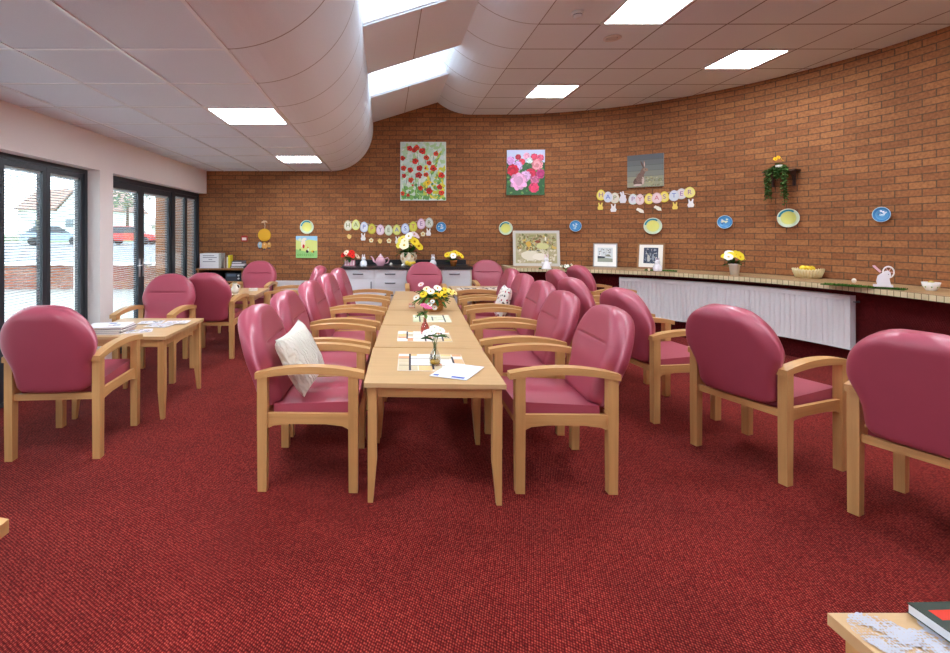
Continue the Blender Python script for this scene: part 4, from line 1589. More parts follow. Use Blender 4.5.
m = MB(); m.ball((.045, -.013, .115), .004, (60, 50, 50), 8, 6); m.ball((.07, -.0125, .10), .0035, (200, 110, 120), 8, 6); m.build('face', M_paint, t)
t.scale = (.76, .8, 1.05)
p = at(931, 290.6, LH + .0005)
t = empty('bowl', p, label='white china bowl near the right end of the ledge', cat='bowl')
m = MB(); m.lathe([(0, 0), (.032, 0), (.036, .006), (.056, .045), (.063, .078), (.060, .079), (.052, .045), (.03, .012), (0, .01)], 28, (0, 0, 0), (240, 236, 230)); m.build('dish', M_gloss, t)
m = MB()
for k in range(8):
    a = 2 * PI * k / 8
    m.ball((.0515 * math.cos(a), .0515 * math.sin(a), .036), (.006, .006, .008), (150, 170, 110), 6, 4)
m.build('motif', M_gloss, t)
m = MB(); m.ball((0, 0, 0), (.024, .023, .028), (222, 196, 110), 10, 8)
simple('egg', m, M_gloss, 'yellow egg inside the white china bowl', 'egg', (p.x, p.y, p.z + .066))

# ------------------------------------------------------------------ on the long table
ROW = math.radians(-3)


def placemat(px, py, w, d, rot, style, label, seed, z=TH + .0008, loc=None):
    p = at(px, py, TH) if loc is None else Vector(loc)
    m = MB()
    rn = random.Random(seed)
    base, cols, line = style
    m.box(-w / 2, w / 2, -d / 2, d / 2, 0, .003, base)
    xs = [-w / 2 + w * k for k in (0, .18, .30, .52, .66, .84, 1)]
    ys = [-d / 2 + d * k for k in (0, .28, .42, .70, .86, 1)]
    for i in range(6):
        for j in range(5):
            if rn.random() < .5:
                m.box(xs[i] + .003, xs[i + 1] - .003, ys[j] + .003, ys[j + 1] - .003, .003, .0034, rn.choice(cols))
    for i in (1, 3, 5):
        a, b_ = sorted((rn.uniform(-d / 2, 0), rn.uniform(0, d / 2)))
        m.box(xs[i] - .006, xs[i] + .006, max(-d / 2, a - .08), min(d / 2, b_ + .08), .0034, .0038, line)
    for j in (1, 3):
        a, b_ = sorted((rn.uniform(-w / 2, 0), rn.uniform(0, w / 2)))
        m.box(max(-w / 2, a - .06), min(w / 2, b_ + .06), ys[j] - .004, ys[j] + .004, .0034, .0038, (140, 122, 110))
    return simple('placemat', m, M_paint, label, 'placemat', (p.x, p.y, z), rot, 'placemats')


ORA = ((242, 234, 222), [(226, 160, 116), (238, 200, 140), (232, 178, 130), (248, 244, 236), (214, 196, 160)], (50, 44, 56))
GRN = ((226, 228, 196), [(206, 210, 168), (240, 238, 218), (214, 216, 186)], (60, 60, 54))
BWH = ((238, 232, 222), [(60, 54, 52), (200, 176, 150), (238, 234, 226)], (50, 44, 44))
placemat(431, 362.6, .40, .36, ROW, ORA, 'orange and white checked placemat nearest, partly under the letter', 3)
placemat(424, 336.5, .40, .34, ROW, ORA, 'orange and white checked placemat under the pink bottle vase', 8)
placemat(431.5, 318.8, .34, .34, ROW, GRN, 'pale green placemat with dark lines on the third table', 4)
placemat(0, 0, .32, .24, 0, BWH, 'black and white patterned mat left on the table before the corner armchair', 5, loc=(1.18, 6.55, 0))
placemat(0, 0, .30, .24, .1, BWH, 'black and white patterned mat right on the table before the corner armchair', 6, loc=(1.52, 6.60, 0))

c4 = [at(429.4, 376.7, TH), at(466.4, 381.4, TH), at(484.4, 368, TH), at(450, 364, TH)]
cc = sum(c4, Vector()) / 4
m = MB()
v = [tuple(q - cc) for q in c4]
m.add([(a[0], a[1], 0) for a in v] + [(a[0], a[1], .0018) for a in v], [(3, 2, 1, 0), (4, 5, 6, 7), (0, 1, 5, 4), (1, 2, 6, 5), (2, 3, 7, 6), (3, 0, 4, 7)], (236, 238, 246))
e1, e2 = Vector(v[1]) - Vector(v[0]), Vector(v[3]) - Vector(v[0])


def lp(a, b_, z):
    q = Vector(v[0]) + e1 * a + e2 * b_
    return (q.x, q.y, z)


for (a0, a1, b0, b1, col) in ((.06, .2, .05, .14, (90, 110, 190)), (.55, .9, .05, .14, (60, 84, 176)), (.1, .9, .19, .215, (190, 206, 232)), (.12, .5, .55, .57, (206, 200, 206)), (.12, .6, .65, .67, (206, 206, 214)), (.12, .4, .76, .78, (206, 206, 214))):
    m.add([lp(a0, b0, .002), lp(a1, b0, .002), lp(a1, b1, .002), lp(a0, b1, .002)], [(0, 1, 2, 3)], col)
m.add([(v[k][0] * .98 + .004, v[k][1] * .98 + .004, .0021) for k in ()] or [lp(.02, .5, .003), lp(.98, .5, .0024), lp(.98, .53, .0035), lp(.02, .53, .0045)], [(0, 1, 2, 3)], (240, 240, 248))
simple('letter', m, M_paint, 'white printed letter lying on the nearest table', 'letter', (cc.x, cc.y, TH + .0052))


def bud_vase(px, py, label, gmat, liquid, h, blooms, z0):
    p = at(px, py, TH)
    t = empty('bud_vase', (p.x, p.y, TH + z0), label=label, cat='vase')
    m = MB()
    m.lathe([(0, .002), (.028, .002), (.033, .010), (.034, .045), (.026, .072), (.013, .095), (.012, h), (.017, h + .006)], 22, (0, 0, 0))
    m.lathe([(.0155, h + .006), (.0105, h), (.0115, .095), (.024, .071), (.031, .045), (.030, .012), (0, .006)], 22, (0, 0, 0))
    m.build('bottle', gmat, t)
    if liquid:
        m = MB(); m.lathe([(0, .007), (.0295, .0125), (.0305, .03), (0, .031)], 20, (0, 0, 0), liquid); m.build('water', M_gloss, t)
    m = MB()
    for k, (dx, dy, dz) in enumerate(blooms['at']):
        m.tube([(0, 0, .012), (dx * .15, dy * .15, h), (dx * .8, dy * .8, dz - .01)], .0022, 6, (92, 110, 60))
    rn = random.Random(px)
    for k in range(9):
        a = rn.uniform(0, 6.28)
        m.leaf((.01 * math.cos(a), .01 * math.sin(a), h + .02 + rn.uniform(0, .03)), (math.cos(a), math.sin(a), rn.uniform(-.1, .5)), .075, .028, rn.choice(GREENS), .3)
    m.build('stem', M_fabric, t)
    for (dx, dy, dz) in blooms['at']:
        bloom(t, (dx, dy, dz), blooms['r'], (dx * 6, dy * 6 - .35, .8), blooms['c'], blooms['cc'], 6)
    return t


bud_vase(435, 366, 'clear glass bottle vase with a white flower on the nearest table', M_vase, (196, 150, 50), .125, {'at': [(-.02, -.01, .20), (.03, .0, .205), (-.045, .015, .19), (.0, .02, .215)], 'r': .031, 'c': (240, 240, 236), 'cc': (226, 230, 200)}, .005)
bud_vase(425, 334.5, 'pink glass bottle vase with a pink flower on the second table', M_pinkglass, None, .12, {'at': [(.01, -.01, .21), (-.01, .01, .22), (.03, .01, .2)], 'r': .028, 'c': PNK, 'cc': (236, 150, 180)}, .005)
p = at(433, 310.5, TH)
t = empty('flower_basket', (p.x, p.y, TH + .0005), label='wicker basket of yellow and white flowers on the fourth table', cat='flower basket')
m = MB()
m.lathe([(0, 0), (.085, 0), (.092, .01), (.125, .13), (.132, .135), (.124, .14), (.08, .02), (0, .012)], 32, (0, 0, 0), (190, 136, 70))
for j in range(7):
    z = .012 + j * .018
    r = .092 + .033 * (z - .01) / .12 + .002
    m.tube([(r * math.cos(2 * PI * k / 32), r * math.sin(2 * PI * k / 32), z + (.004 if (k + j) % 2 else -.004)) for k in range(33)], .0055, 6, (206, 152, 84))
m.build('basket', M_fabric, t)
foliage(t, (0, 0, .14), .15, 90, GREENS, .13, .035, up=.5, seed=41, down=.5)
rn = random.Random(3)
for k, (x, y, z, c, r) in enumerate(((-.17, -.02, .13, WHI, .05), (-.10, -.08, .17, YEL, .055), (-.03, -.07, .20, WHI, .055), (.03, -.10, .16, (240, 196, 50), .06), (.10, -.06, .17, YEL, .06), (.17, -.03, .19, (244, 232, 120), .06),
                                     (.05, .04, .22, WHI, .06), (-.06, .05, .21, (248, 244, 200), .055), (.22, .02, .18, (244, 236, 160), .05), (-.05, -.15, .08, WHI, .042), (.0, -.15, .05, WHI, .04), (-.02, -.14, .11, (250, 250, 246), .036), (-.12, .02, .26, (236, 206, 206), .045), (.13, .05, .20, (244, 214, 70), .05))):
    bloom(t, (x, y, z), r * .74, (x * 3, -.5 + y, .7), c, (222, 170, 40), rn.choice((5, 6)))
m = MB(); m.box(-.028, .028, -.022, .022, 0, .05, (222, 170, 150)); m.box(-.029, .029, -.0225, -.022, .015, .03, (236, 226, 216)); m.box(.03, .036, -.01, .01, 0, .05, (60, 60, 70))
q = at(411.5, 308, TH)
simple('candle_box', m, M_paint, 'small peach box on the fourth table beside the flower basket', 'box', (q.x, q.y, TH + .0005), .1, None, .002, 1)

# ------------------------------------------------------------------ on the side tables
zz = TH + .0005
rn = random.Random(17)
mags = [((150, 140, 152), 'bottom magazine of the pile on the window side table'), ((196, 176, 150), 'second magazine from the bottom of the window-table pile'), ((96, 84, 100), 'dark magazine in the middle of the window-table pile'),
        ((206, 190, 196), 'second magazine from the top of the window-table pile'), ((236, 234, 238), 'top white magazine of the pile on the window side table')]
for k, (c, lab) in enumerate(mags):
    m = MB()
    h = (.012, .010, .014, .010, .008)[k]
    m.box(-.15, .15, -.11, .11, .0012, h - .0012, (232, 226, 220))
    m.box(-.1505, .1505, -.1105, .1105, 0, .0012, c); m.box(-.1505, .1505, -.1105, .1105, h - .0012, h, c); m.box(-.1505, -.149, -.1105, .1105, 0, h, c)
    for q in range(5):
        x, y = rn.uniform(-.12, .06), rn.uniform(-.09, .05)
        m.box(x, x + rn.uniform(.03, .07), y, y + rn.uniform(.02, .05), h, h + .0003, rn.choice([(120, 140, 190), (216, 206, 206), (190, 120, 130), (246, 246, 250), (160, 160, 170)]))
    simple('magazine', m, M_paint, lab, 'magazine', (-2.20 + rn.uniform(-.015, .015), 3.72 + rn.uniform(-.015, .015), zz), rn.uniform(-.12, .12) + (.25 if k == 4 else 0), 'pile of magazines')
    zz += h + .0004
for k, (x, y, r_, lab) in enumerate(((-1.98, 3.74, .4, 'pale leaflet lying against the magazine pile'), (-1.92, 3.95, -.2, 'blue and pink patterned leaflet on the window side table'), (-2.05, 4.08, .2, 'patterned leaflet at the back of the window side table'), (-1.82, 4.07, .1, 'patterned leaflet by the far corner of the window side table'))):
    m = MB(); m.box(-.10, .10, -.07, .07, 0, .0015, (226, 220, 226))
    for q in range(22):
        xx, yy = rn.uniform(-.09, .07), rn.uniform(-.06, .045)
        m.box(xx, xx + .022, yy, yy + .016, .0015 + .00001 * q, .0018 + .00001 * q, rn.choice([(130, 140, 186), (196, 150, 150), (214, 206, 196), (110, 110, 130), (186, 176, 120), (240, 238, 240)]))
    simple('leaflet', m, M_paint, lab, 'leaflet', (x, y, TH + .0008 + .003 * k), r_, 'leaflets')
m = MB(); m.lathe([(0, 0), (.032, 0), (.036, .008), (.036, .085), (.033, .085), (.032, .01), (0, .008)], 20, (0, 0, 0), (176, 104, 56))
mg = empty('mug', (-2.09, 6.16, TH + .0005), label='brown mug on the ornament side table', cat='mug')
m.build('cup', M_gloss, mg)
m = MB(); m.tube([(.034, 0, .07), (.06, 0, .066), (.064, 0, .04), (.034, 0, .02)], .005, 8, (176, 104, 56)); m.build('handle', M_gloss, mg)
jg = empty('jug', (-1.97, 6.10, TH + .0005), label='white china jug on the ornament side table', cat='jug')
m = MB(); m.lathe([(0, 0), (.036, 0), (.05, .03), (.05, .06), (.03, .095), (.028, .115), (.036, .13), (.032, .13), (.024, .112), (0, .1)], 22, (0, 0, 0), (226, 220, 206)); m.build('body', M_gloss, jg)
m = MB(); m.tube([(.028, 0, .115), (.062, 0, .105), (.066, 0, .065), (.046, 0, .04)], .006, 8, (226, 220, 206)); m.build('handle', M_gloss, jg)
m = MB()
for k in range(5):
    a = 2 * PI * k / 5
    m.leaf((0, 0, .11), (math.cos(a), math.sin(a), 1.4), .07, .02, (170, 160, 120), .2)
m.build('foliage', M_fabric, jg)
for k, (x, y, r_, lab) in enumerate(((-2.02, 5.96, .5, 'white card at the near edge of the ornament side table'), (-1.86, 6.0, -.3, 'white card on the ornament side table between armchair arms'))):
    m = MB(); m.box(-.07, .07, -.045, .045, 0, .0015, (238, 234, 226)); m.box(-.05, .03, -.02, .0, .0015, .0018, (170, 160, 160))
    simple('card', m, M_paint, lab, 'card', (x, y, TH + .0006), r_, 'cards')
m = MB(); m.box(-.055, .055, -.03, .03, 0, .035, (238, 232, 226)); m.box(-.03, .03, -.01, .01, .035, .037, (206, 190, 190))
simple('tissue_pack', m, M_paint, 'small white packet on the ornament side table', 'packet', (-1.80, 6.35, TH + .0005), .1, None, .003, 1)

# doily and magazine on the corner table
def lace_mat():
    m = bpy.data.materials.new('white_lace')
    m.use_nodes = True
    nt = m.node_tree
    b = nt.nodes['Principled BSDF']
    b.inputs['Base Color'].default_value = lin((192, 192, 200)) + (1,)
    b.inputs['Roughness'].default_value = .9
    tc = N(nt, 'ShaderNodeTexCoord')
    vo = N(nt, 'ShaderNodeTexVoronoi'); vo.inputs['Scale'].default_value = 150; vo.inputs['Randomness'].default_value = .5
    nt.links.new(tc.outputs['Object'], vo.inputs['Vector'])
    nz = N(nt, 'ShaderNodeTexNoise'); nz.inputs['Scale'].default_value = 22
    nt.links.new(tc.outputs['Object'], nz.inputs['Vector'])
    mr = N(nt, 'ShaderNodeMapRange'); mr.inputs['From Min'].default_value = .42; mr.inputs['From Max'].default_value = .62; mr.inputs['To Min'].default_value = .16; mr.inputs['To Max'].default_value = .55
    nt.links.new(nz.outputs['Fac'], mr.inputs[0])
    gt = N(nt, 'ShaderNodeMath', operation='GREATER_THAN')
    nt.links.new(vo.outputs['Distance'], gt.inputs[0]); nt.links.new(mr.outputs[0], gt.inputs[1])
    nt.links.new(gt.outputs[0], b.inputs['Alpha'])
    return m


m = MB()
def scallop(cx, cy, r, n, z):
    v = [(cx, cy, z)]
    K = n * 8
    for k in range(K):
        a = 2 * PI * k / K
        q = r * (1 + .075 * abs(math.sin(a * n / 2)))
        v.append((cx + q * math.cos(a), cy + q * math.sin(a), z))
    m.add(v, [(0, 1 + k, 1 + (k + 1) % K) for k in range(K)])
scallop(0, 0, .08, 16, .0012)
for k in range(4):
    a = PI / 2 * k + .873
    scallop(.105 * math.cos(a), .105 * math.sin(a), .052, 14, .0016 + .0002 * k)
simple('lace_doily', m, lace_mat(), 'white lace doily on the bottom right corner table', 'doily', (1.062, .843, TH + .0008))
mz = empty('magazine', (1.225, .80, TH + .0048), .03, label='dark green magazine with a red band on the lace doily', cat='magazine')
m = MB(); m.box(-.138, .14, -.19, .165, .001, .019, (226, 230, 236)); m.build('pages', M_paint, mz)
m = MB(); m.box(-.14, .142, -.192, .167, .019, .0205, (58, 70, 62)); m.box(-.14, .142, -.192, .167, 0, .001, (58, 70, 62))
m.box(-.12, .142, .122, .146, .0205, .0208, (214, 60, 44))
for k in range(8):
    x, y = -.1 + .028 * k, .09 - .004 * (k % 3)
    m.box(x, x + .02, y, y + .014, .0205, .0208, ((80, 84, 100), (70, 90, 76), (96, 80, 100))[k % 3])
m.box(-.06, .12, -.15, .06, .0205, .0207, (44, 58, 50))
m.build('cover', M_gloss, mz)


# ------------------------------------------------------------------ pictures and plates on the brick wall
def hung(px0, px1, py0, py1, name, label, cat, painter, depth=.025, edge=(226, 222, 214), tiltz=0.0):
    pc = ((px0 + px1) / 2, (py0 + py1) / 2)
    p, yaw, k = wall_frame(pc[0], pc[1], depth / 2 + .004)
    foreshort = max(.55, math.cos(yaw) + math.sin(-yaw) * (pc[0] - VX) / FPX)
    w, h = (px1 - px0) * k / foreshort, (py1 - py0) * k
    off = depth / 2 + .002 + (w * w / 8 / RC if yaw != 0 else 0)
    p, yaw, k = wall_frame(pc[0], pc[1], off)
    t = empty(name, p, label=label, cat=cat)
    t.rotation_euler = (0, tiltz, yaw)
    m = MB(); m.box(-w / 2, w / 2, -depth / 2, depth / 2, -h / 2, h / 2, edge); m.build('canvas', M_paint, t, bevel=.002, seg=1)
    m = MB(); painter(m, w, h, -depth / 2 - .0004); m.build('painting', M_paint, t)
    return t


def inside(x, w, r):
    return max(-w / 2 + r, min(w / 2 - r, x))


def paint_poppies(m, w, h, y):
    rn = random.Random(21)
    m.patch([(-w / 2, -h / 2), (w / 2, -h / 2), (w / 2, h / 2), (-w / 2, h / 2)], y, (206, 220, 206))
    L = y
    def D(x, z, rx, rz_, c, n=9, j=.25, rot=0):
        nonlocal L
        L -= .000003
        q = max(rx, rz_) * 1.25
        m.disc(inside(x, w, q), inside(z, h, q), L, rx, rz_, c, n, j, rot)
    for k in range(420):
        x, z = rn.uniform(-w / 2, w / 2), rn.uniform(-h / 2, h / 2)
        low = (z / h + .5)
        c = rn.choice([(120, 176, 90), (150, 196, 110), (96, 150, 84)]) if low < .32 + .25 * x / w else rn.choice([(206, 222, 214), (190, 214, 200), (220, 228, 214), (170, 206, 150), (184, 214, 176)])
        if x > 0 and low < .6 and rn.random() < .6:
            c = rn.choice([(232, 214, 70), (214, 206, 60), (190, 200, 80)])
        D(x, z, rn.uniform(.022, .06), rn.uniform(.014, .034), c, rot=rn.uniform(0, 3))
    for k in range(10):
        D(w * .36 - k * .012, h * .30 - k * .035, .05, .016, (120, 176, 90) if k % 2 else (190, 206, 90), rot=.9)
    for k in range(34):
        x = rn.uniform(-w * .45, w * .3); z = rn.uniform(-h * .45, h * .25)
        D(x, z, .004, rn.uniform(.03, .08), (60, 104, 60), 6, .1, rn.uniform(-.25, .25))
    for (x, z, r) in [(-.30, .39, .05), (-.14, .40, .05), (-.2, .36, .05), (-.02, .34, .06), (.28, .30, .045), (-.45, .22, .045), (-.17, .17, .055), (.07, .23, .05), (.13, .14, .045), (-.43, .05, .05), (-.28, .02, .05), (-.08, .05, .055), (.22, .05, .06),
                      (-.42, -.08, .04), (-.10, -.07, .06), (.06, -.06, .045), (.40, -.07, .055), (-.27, -.15, .05), (.10, -.20, .05), (-.06, -.29, .045), (.13, -.34, .06), (.36, -.27, .05), (.40, -.37, .05), (-.45, -.38, .04), (-.33, -.41, .03), (-.23, -.24, .02), (.05, .05, .022)]:
        x, z = x * w, z * h
        c = rn.choice([(206, 50, 30), (220, 70, 34), (190, 40, 34)])
        if (r == .05 and abs(x - .1 * w) < .01 and z < -.1):
            c = (240, 206, 40)
        for q in range(5):
            a = 2 * PI * q / 5 + rn.uniform(-.3, .3)
            D(x + r * .45 * math.cos(a), z + r * .45 * math.sin(a), r * .55, r * .5, tuple(int(v_ * rn.uniform(.85, 1.12)) if v_ * 1.12 < 255 else v_ for v_ in c), 9, .2)
        D(x, z, r * .22, r * .2, (60, 30, 24), 7, .2)


def paint_peonies(m, w, h, y):
    rn = random.Random(23)
    m.patch([(-w / 2, -h / 2), (w / 2, -h / 2), (w / 2, h / 2), (-w / 2, h / 2)], y, (60, 104, 66))
    m.patch([(-w / 2, h * .22), (w / 2, h * .22), (w / 2, h / 2), (-w / 2, h / 2)], y - .00002, (196, 206, 232))
    L = y - .00003
    def D(x, z, rx, rz_, c, n=12, j=.1, rot=0):
        nonlocal L
        L -= .000006
        q = max(rx, rz_) * 1.1
        m.disc(inside(x, w, q), inside(z, h, q), L, rx, rz_, c, n, j, rot)
    for k in range(70):
        D(rn.uniform(-w / 2, w / 2), rn.uniform(-h / 2, h * .25), rn.uniform(.015, .04), rn.uniform(.01, .025), rn.choice([(50, 92, 56), (84, 136, 72), (120, 160, 90), (36, 70, 46)]), 7, .3, rn.uniform(0, 3))
    def peony(x, z, r, c):
        x, z = x * w, z * h
        for ring, n in ((1.0, 9), (.72, 7), (.45, 5), (.2, 3)):
            for q in range(n):
                a = 2 * PI * q / n + ring * 3
                s_ = rn.uniform(.82, 1.14)
                D(x + r * ring * .62 * math.cos(a), z + r * ring * .62 * math.sin(a), r * .40, r * .34, tuple(min(255, int(v_ * s_)) for v_ in c), 10, .12, a)
    for a in [(-.40, .26, .075, (206, 150, 206)), (-.20, .34, .05, (170, 40, 64)), (.02, .36, .06, (226, 160, 190)), (.22, .34, .06, (220, 80, 110)), (.38, .32, .06, (226, 100, 130)), (-.10, .24, .055, (222, 70, 90)), (.10, .26, .05, (226, 240, 236)),
              (-.22, .14, .09, (206, 170, 220)), (-.34, .05, .10, (206, 40, 66)), (.30, .17, .095, (240, 150, 160)), (.14, -.02, .085, (206, 50, 80)), (.40, -.03, .08, (186, 60, 120)), (.0, -.08, .09, (226, 180, 222)), (-.18, -.20, .15, (232, 170, 210)), (.24, -.17, .075, (206, 110, 150)), (.22, -.34, .085, (220, 70, 110))]:
        peony(*a)


def paint_hare(m, w, h, y):
    rn = random.Random(25)
    for k in range(6):
        z0 = -h / 2 + h * k / 6
        c = [(150, 148, 122), (142, 142, 120), (124, 126, 116), (112, 116, 112), (104, 106, 106), (92, 96, 100)][k]
        m.patch([(-w / 2, z0), (w / 2, z0), (w / 2, z0 + h / 6), (-w / 2, z0 + h / 6)], y, c)
        m.patch([(-w / 2, z0), (w / 2, z0), (w / 2, z0 + .004), (-w / 2, z0 + .004)], y - .00002, (78, 80, 78))
    L = y - .00004
    for k in range(50):
        L -= .000005
        m.disc(rn.uniform(0, w * .45), rn.uniform(-h * .46, -h * .2), L, .016, .008, rn.choice([(160, 156, 116), (120, 124, 92), (176, 170, 136), (130, 120, 90)]), 7, .3, rn.uniform(0, 3))
    B = [(120, 92, 80), (96, 72, 64), (146, 118, 100)]
    def D(x, z, rx, rz_, c, rot=0):
        nonlocal L
        L -= .00001
        m.disc(x * w, z * h, L, rx * w, rz_ * h, c, 14, .06, rot)
    D(-.20, -.34, .13, .14, B[1]); D(-.14, -.20, .10, .17, B[0], -.3); D(-.06, -.02, .07, .13, B[0], -.3); D(.01, .03, .07, .055, B[2], -.2); D(.05, .01, .035, .03, B[2])
    D(-.08, .19, .022, .12, B[1], .35); D(-.02, .20, .020, .11, B[2], .05); D(-.02, .20, .009, .07, (216, 180, 170), .05); D(.015, .045, .010, .012, (30, 24, 22)); D(-.06, -.30, .035, .12, (196, 170, 156)); D(-.2, -.43, .12, .035, (206, 186, 170))
    for k in range(40):
        D(rn.uniform(-.26, -.06), rn.uniform(-.4, -.02), .014, .006, rn.choice(B), rn.uniform(0, 3))


def paint_farm(m, w, h, y):
    P = lambda pts, c, k: m.patch([(a * w, b_ * h) for a, b_ in pts], y - .00002 * k, c)
    P([(-.5, -.5), (.5, -.5), (.5, .5), (-.5, .5)], (150, 200, 226), 0)
    P([(-.5, -.5), (.5, -.5), (.5, .28), (.1, .34), (-.2, .22), (-.5, .34)], (214, 222, 130), 1)
    P([(-.5, -.5), (.5, -.5), (.5, -.16), (0, -.22), (-.5, -.1)], (150, 200, 120), 2)
    P([(-.42, .34), (-.28, .42), (-.22, .3), (-.3, .26)], (226, 226, 180), 3)
    m.disc(-.16 * w, .18 * h, y - .0001, .10 * w, .24 * h, (240, 226, 200), 14, .05, -.1)
    m.disc(-.08 * w, .36 * h, y - .00012, .08 * w, .06 * h, (240, 226, 200), 12, .05)
    m.disc(-.14 * w, .03 * h, y - .00014, .055 * w, .09 * h, (206, 40, 44), 12, .1)
    for k in range(16):
        m.disc((-.4 + .8 * (k % 8) / 8) * w, (-.33 - .06 * (k // 8)) * h, y - .00015 - k * .00001, .05 * w, .018 * h, (110, 170, 80), 7, .3, .6)
    m.disc(.03 * w, -.2 * h, y - .0004, .065 * w, .07 * h, (40, 44, 40), 12, .1); m.disc(.08 * w, -.12 * h, y - .00042, .035 * w, .06 * h, (240, 236, 220), 10, .1)
    m.disc(.28 * w, -.2 * h, y - .0004, .08 * w, .05 * h, (226, 190, 60), 12, .1); m.disc(.33 * w, -.22 * h, y - .00042, .04 * w, .04 * h, (110, 80, 50), 10, .1)
    m.disc(-.30 * w, -.12 * h, y - .0004, .04 * w, .05 * h, (90, 130, 60), 10, .1); m.disc(.06 * w, -.02 * h, y - .0004, .03 * w, .03 * h, (196, 80, 50), 10, .1)


hung(400.3, 446, 142, 200.5, 'canvas_painting', 'tall canvas of red poppies on the brick wall', 'painting', paint_poppies)
hung(506.5, 544.5, 150, 195, 'canvas_painting', 'canvas of pink peonies on the brick wall', 'painting', paint_peonies, tiltz=.012)
hung(627, 663.5, 154.5, 187, 'canvas_painting', 'grey canvas of a seated brown hare on the curved wall', 'painting', paint_hare, tiltz=0)
hung(296, 317.3, 236, 258, 'canvas_painting', 'small bright farmyard picture below the leftmost yellow plate', 'painting', paint_farm, depth=.02)


def plate(px, py, r_px, kind, label):
    p, yaw, k = wall_frame(px, py, .014)
    r = r_px * k
    t = empty('wall_plate', p, label=label, cat='plate', group='painted wall plates')
    t.rotation_euler = (0, 0, yaw)
    m = MB()
    prof = [(0, .010), (r * .62, .010), (r * .70, .014), (r * .93, .022), (r, .024), (r, .018), (r * .7, .002), (r * .55, -.010), (0, -.010)]
    cols = {'y': [(222, 222, 120), (210, 216, 130), (206, 220, 180), (214, 226, 206), (214, 226, 206), (200, 210, 200), (200, 210, 200), (200, 210, 200)],
            'b': [(80, 146, 196), (90, 160, 206), (66, 130, 184), (176, 206, 220), (60, 110, 160), (60, 110, 160), (60, 110, 160), (60, 110, 160)]}[kind]
    m.lathe(prof, 36, (0, 0, 0), axis='y', cols=cols)
    m.build('dish', M_gloss, t)
    m = MB()
    if kind == 'y':
        n = 14
        for k_ in range(n):
            a0, a1 = PI * (.30 + .65 * k_ / n), PI * (.30 + .65 * (k_ + 1) / n)
            q = .72 + 0 * k_
            m.add([(r * q * math.cos(a0), -.0152, r * q * math.sin(a0)), (r * q * math.cos(a1), -.0152, r * q * math.sin(a1)), (r * .9 * math.cos(a1), -.0222, r * .9 * math.sin(a1)), (r * .9 * math.cos(a0), -.0222, r * .9 * math.sin(a0))], [(0, 1, 2, 3)], (60, 150, 170))
    else:
        rn = random.Random(px)
        for k_ in range(15):
            a = rn.uniform(0, 6.28); d = rn.uniform(0, .5) * r
            m.disc(d * math.cos(a), d * math.sin(a), -.0106 - k_ * .00005, r * .13, r * .12, rn.choice([(226, 236, 240), (190, 214, 226), (210, 226, 190), (150, 196, 220), (60, 110, 160)]), 8, .25)
    m.build('pattern', M_gloss, t)


plate(307, 227, 6.9, 'y', 'yellow plate above the small farmyard picture')
plate(441, 227, 5.0, 'b', 'blue plate at the right end of the left egg banner')
plate(505.5, 228.2, 6.8, 'y', 'yellow plate above the left corner of the large leaning painting')
plate(575.5, 226, 5.6, 'b', 'blue plate above the gap between the large painting and boat print')
plate(653, 226, 8.2, 'y', 'yellow plate above the brown-framed print')
plate(725.3, 222, 6.6, 'b', 'blue plate above the white flower pot on the ledge')
plate(789, 218, 9.4, 'y', 'yellow plate below the shelf with trailing ivy')
plate(882.8, 214.5, 7.6, 'b', 'blue plate farthest right, above the bunny with the wheel')

# Easter banners: one string each, egg cards with letters, little pendants below
_letters = {}


def letter_mesh(ch):
    if ch not in _letters:
        cu = bpy.data.curves.new('letter', 'FONT')
        cu.body = ch
        cu.size = 1.0
        cu.align_x = 'CENTER'
        cu.align_y = 'CENTER'
        cu.extrude = .01
        ob = bpy.data.objects.new('letter_source', cu)
        COL.objects.link(ob)
        dg = bpy.context.evaluated_depsgraph_get()
        me = bpy.data.meshes.new_from_object(ob.evaluated_get(dg))
        bpy.data.objects.remove(ob)
        _letters[ch] = [v.co.copy() for v in me.vertices], [tuple(p.vertices) for p in me.polygons]
        bpy.data.meshes.remove(me)
    return _letters[ch]


def add_letter(parent, ch, s, y, col):
    vs, fs = letter_mesh(ch)
    m = MB()
    m.add([(v.x * s, y - v.z * .05, v.y * s) for v in vs], fs, col)
    return m.build('letter', M_paint, parent)


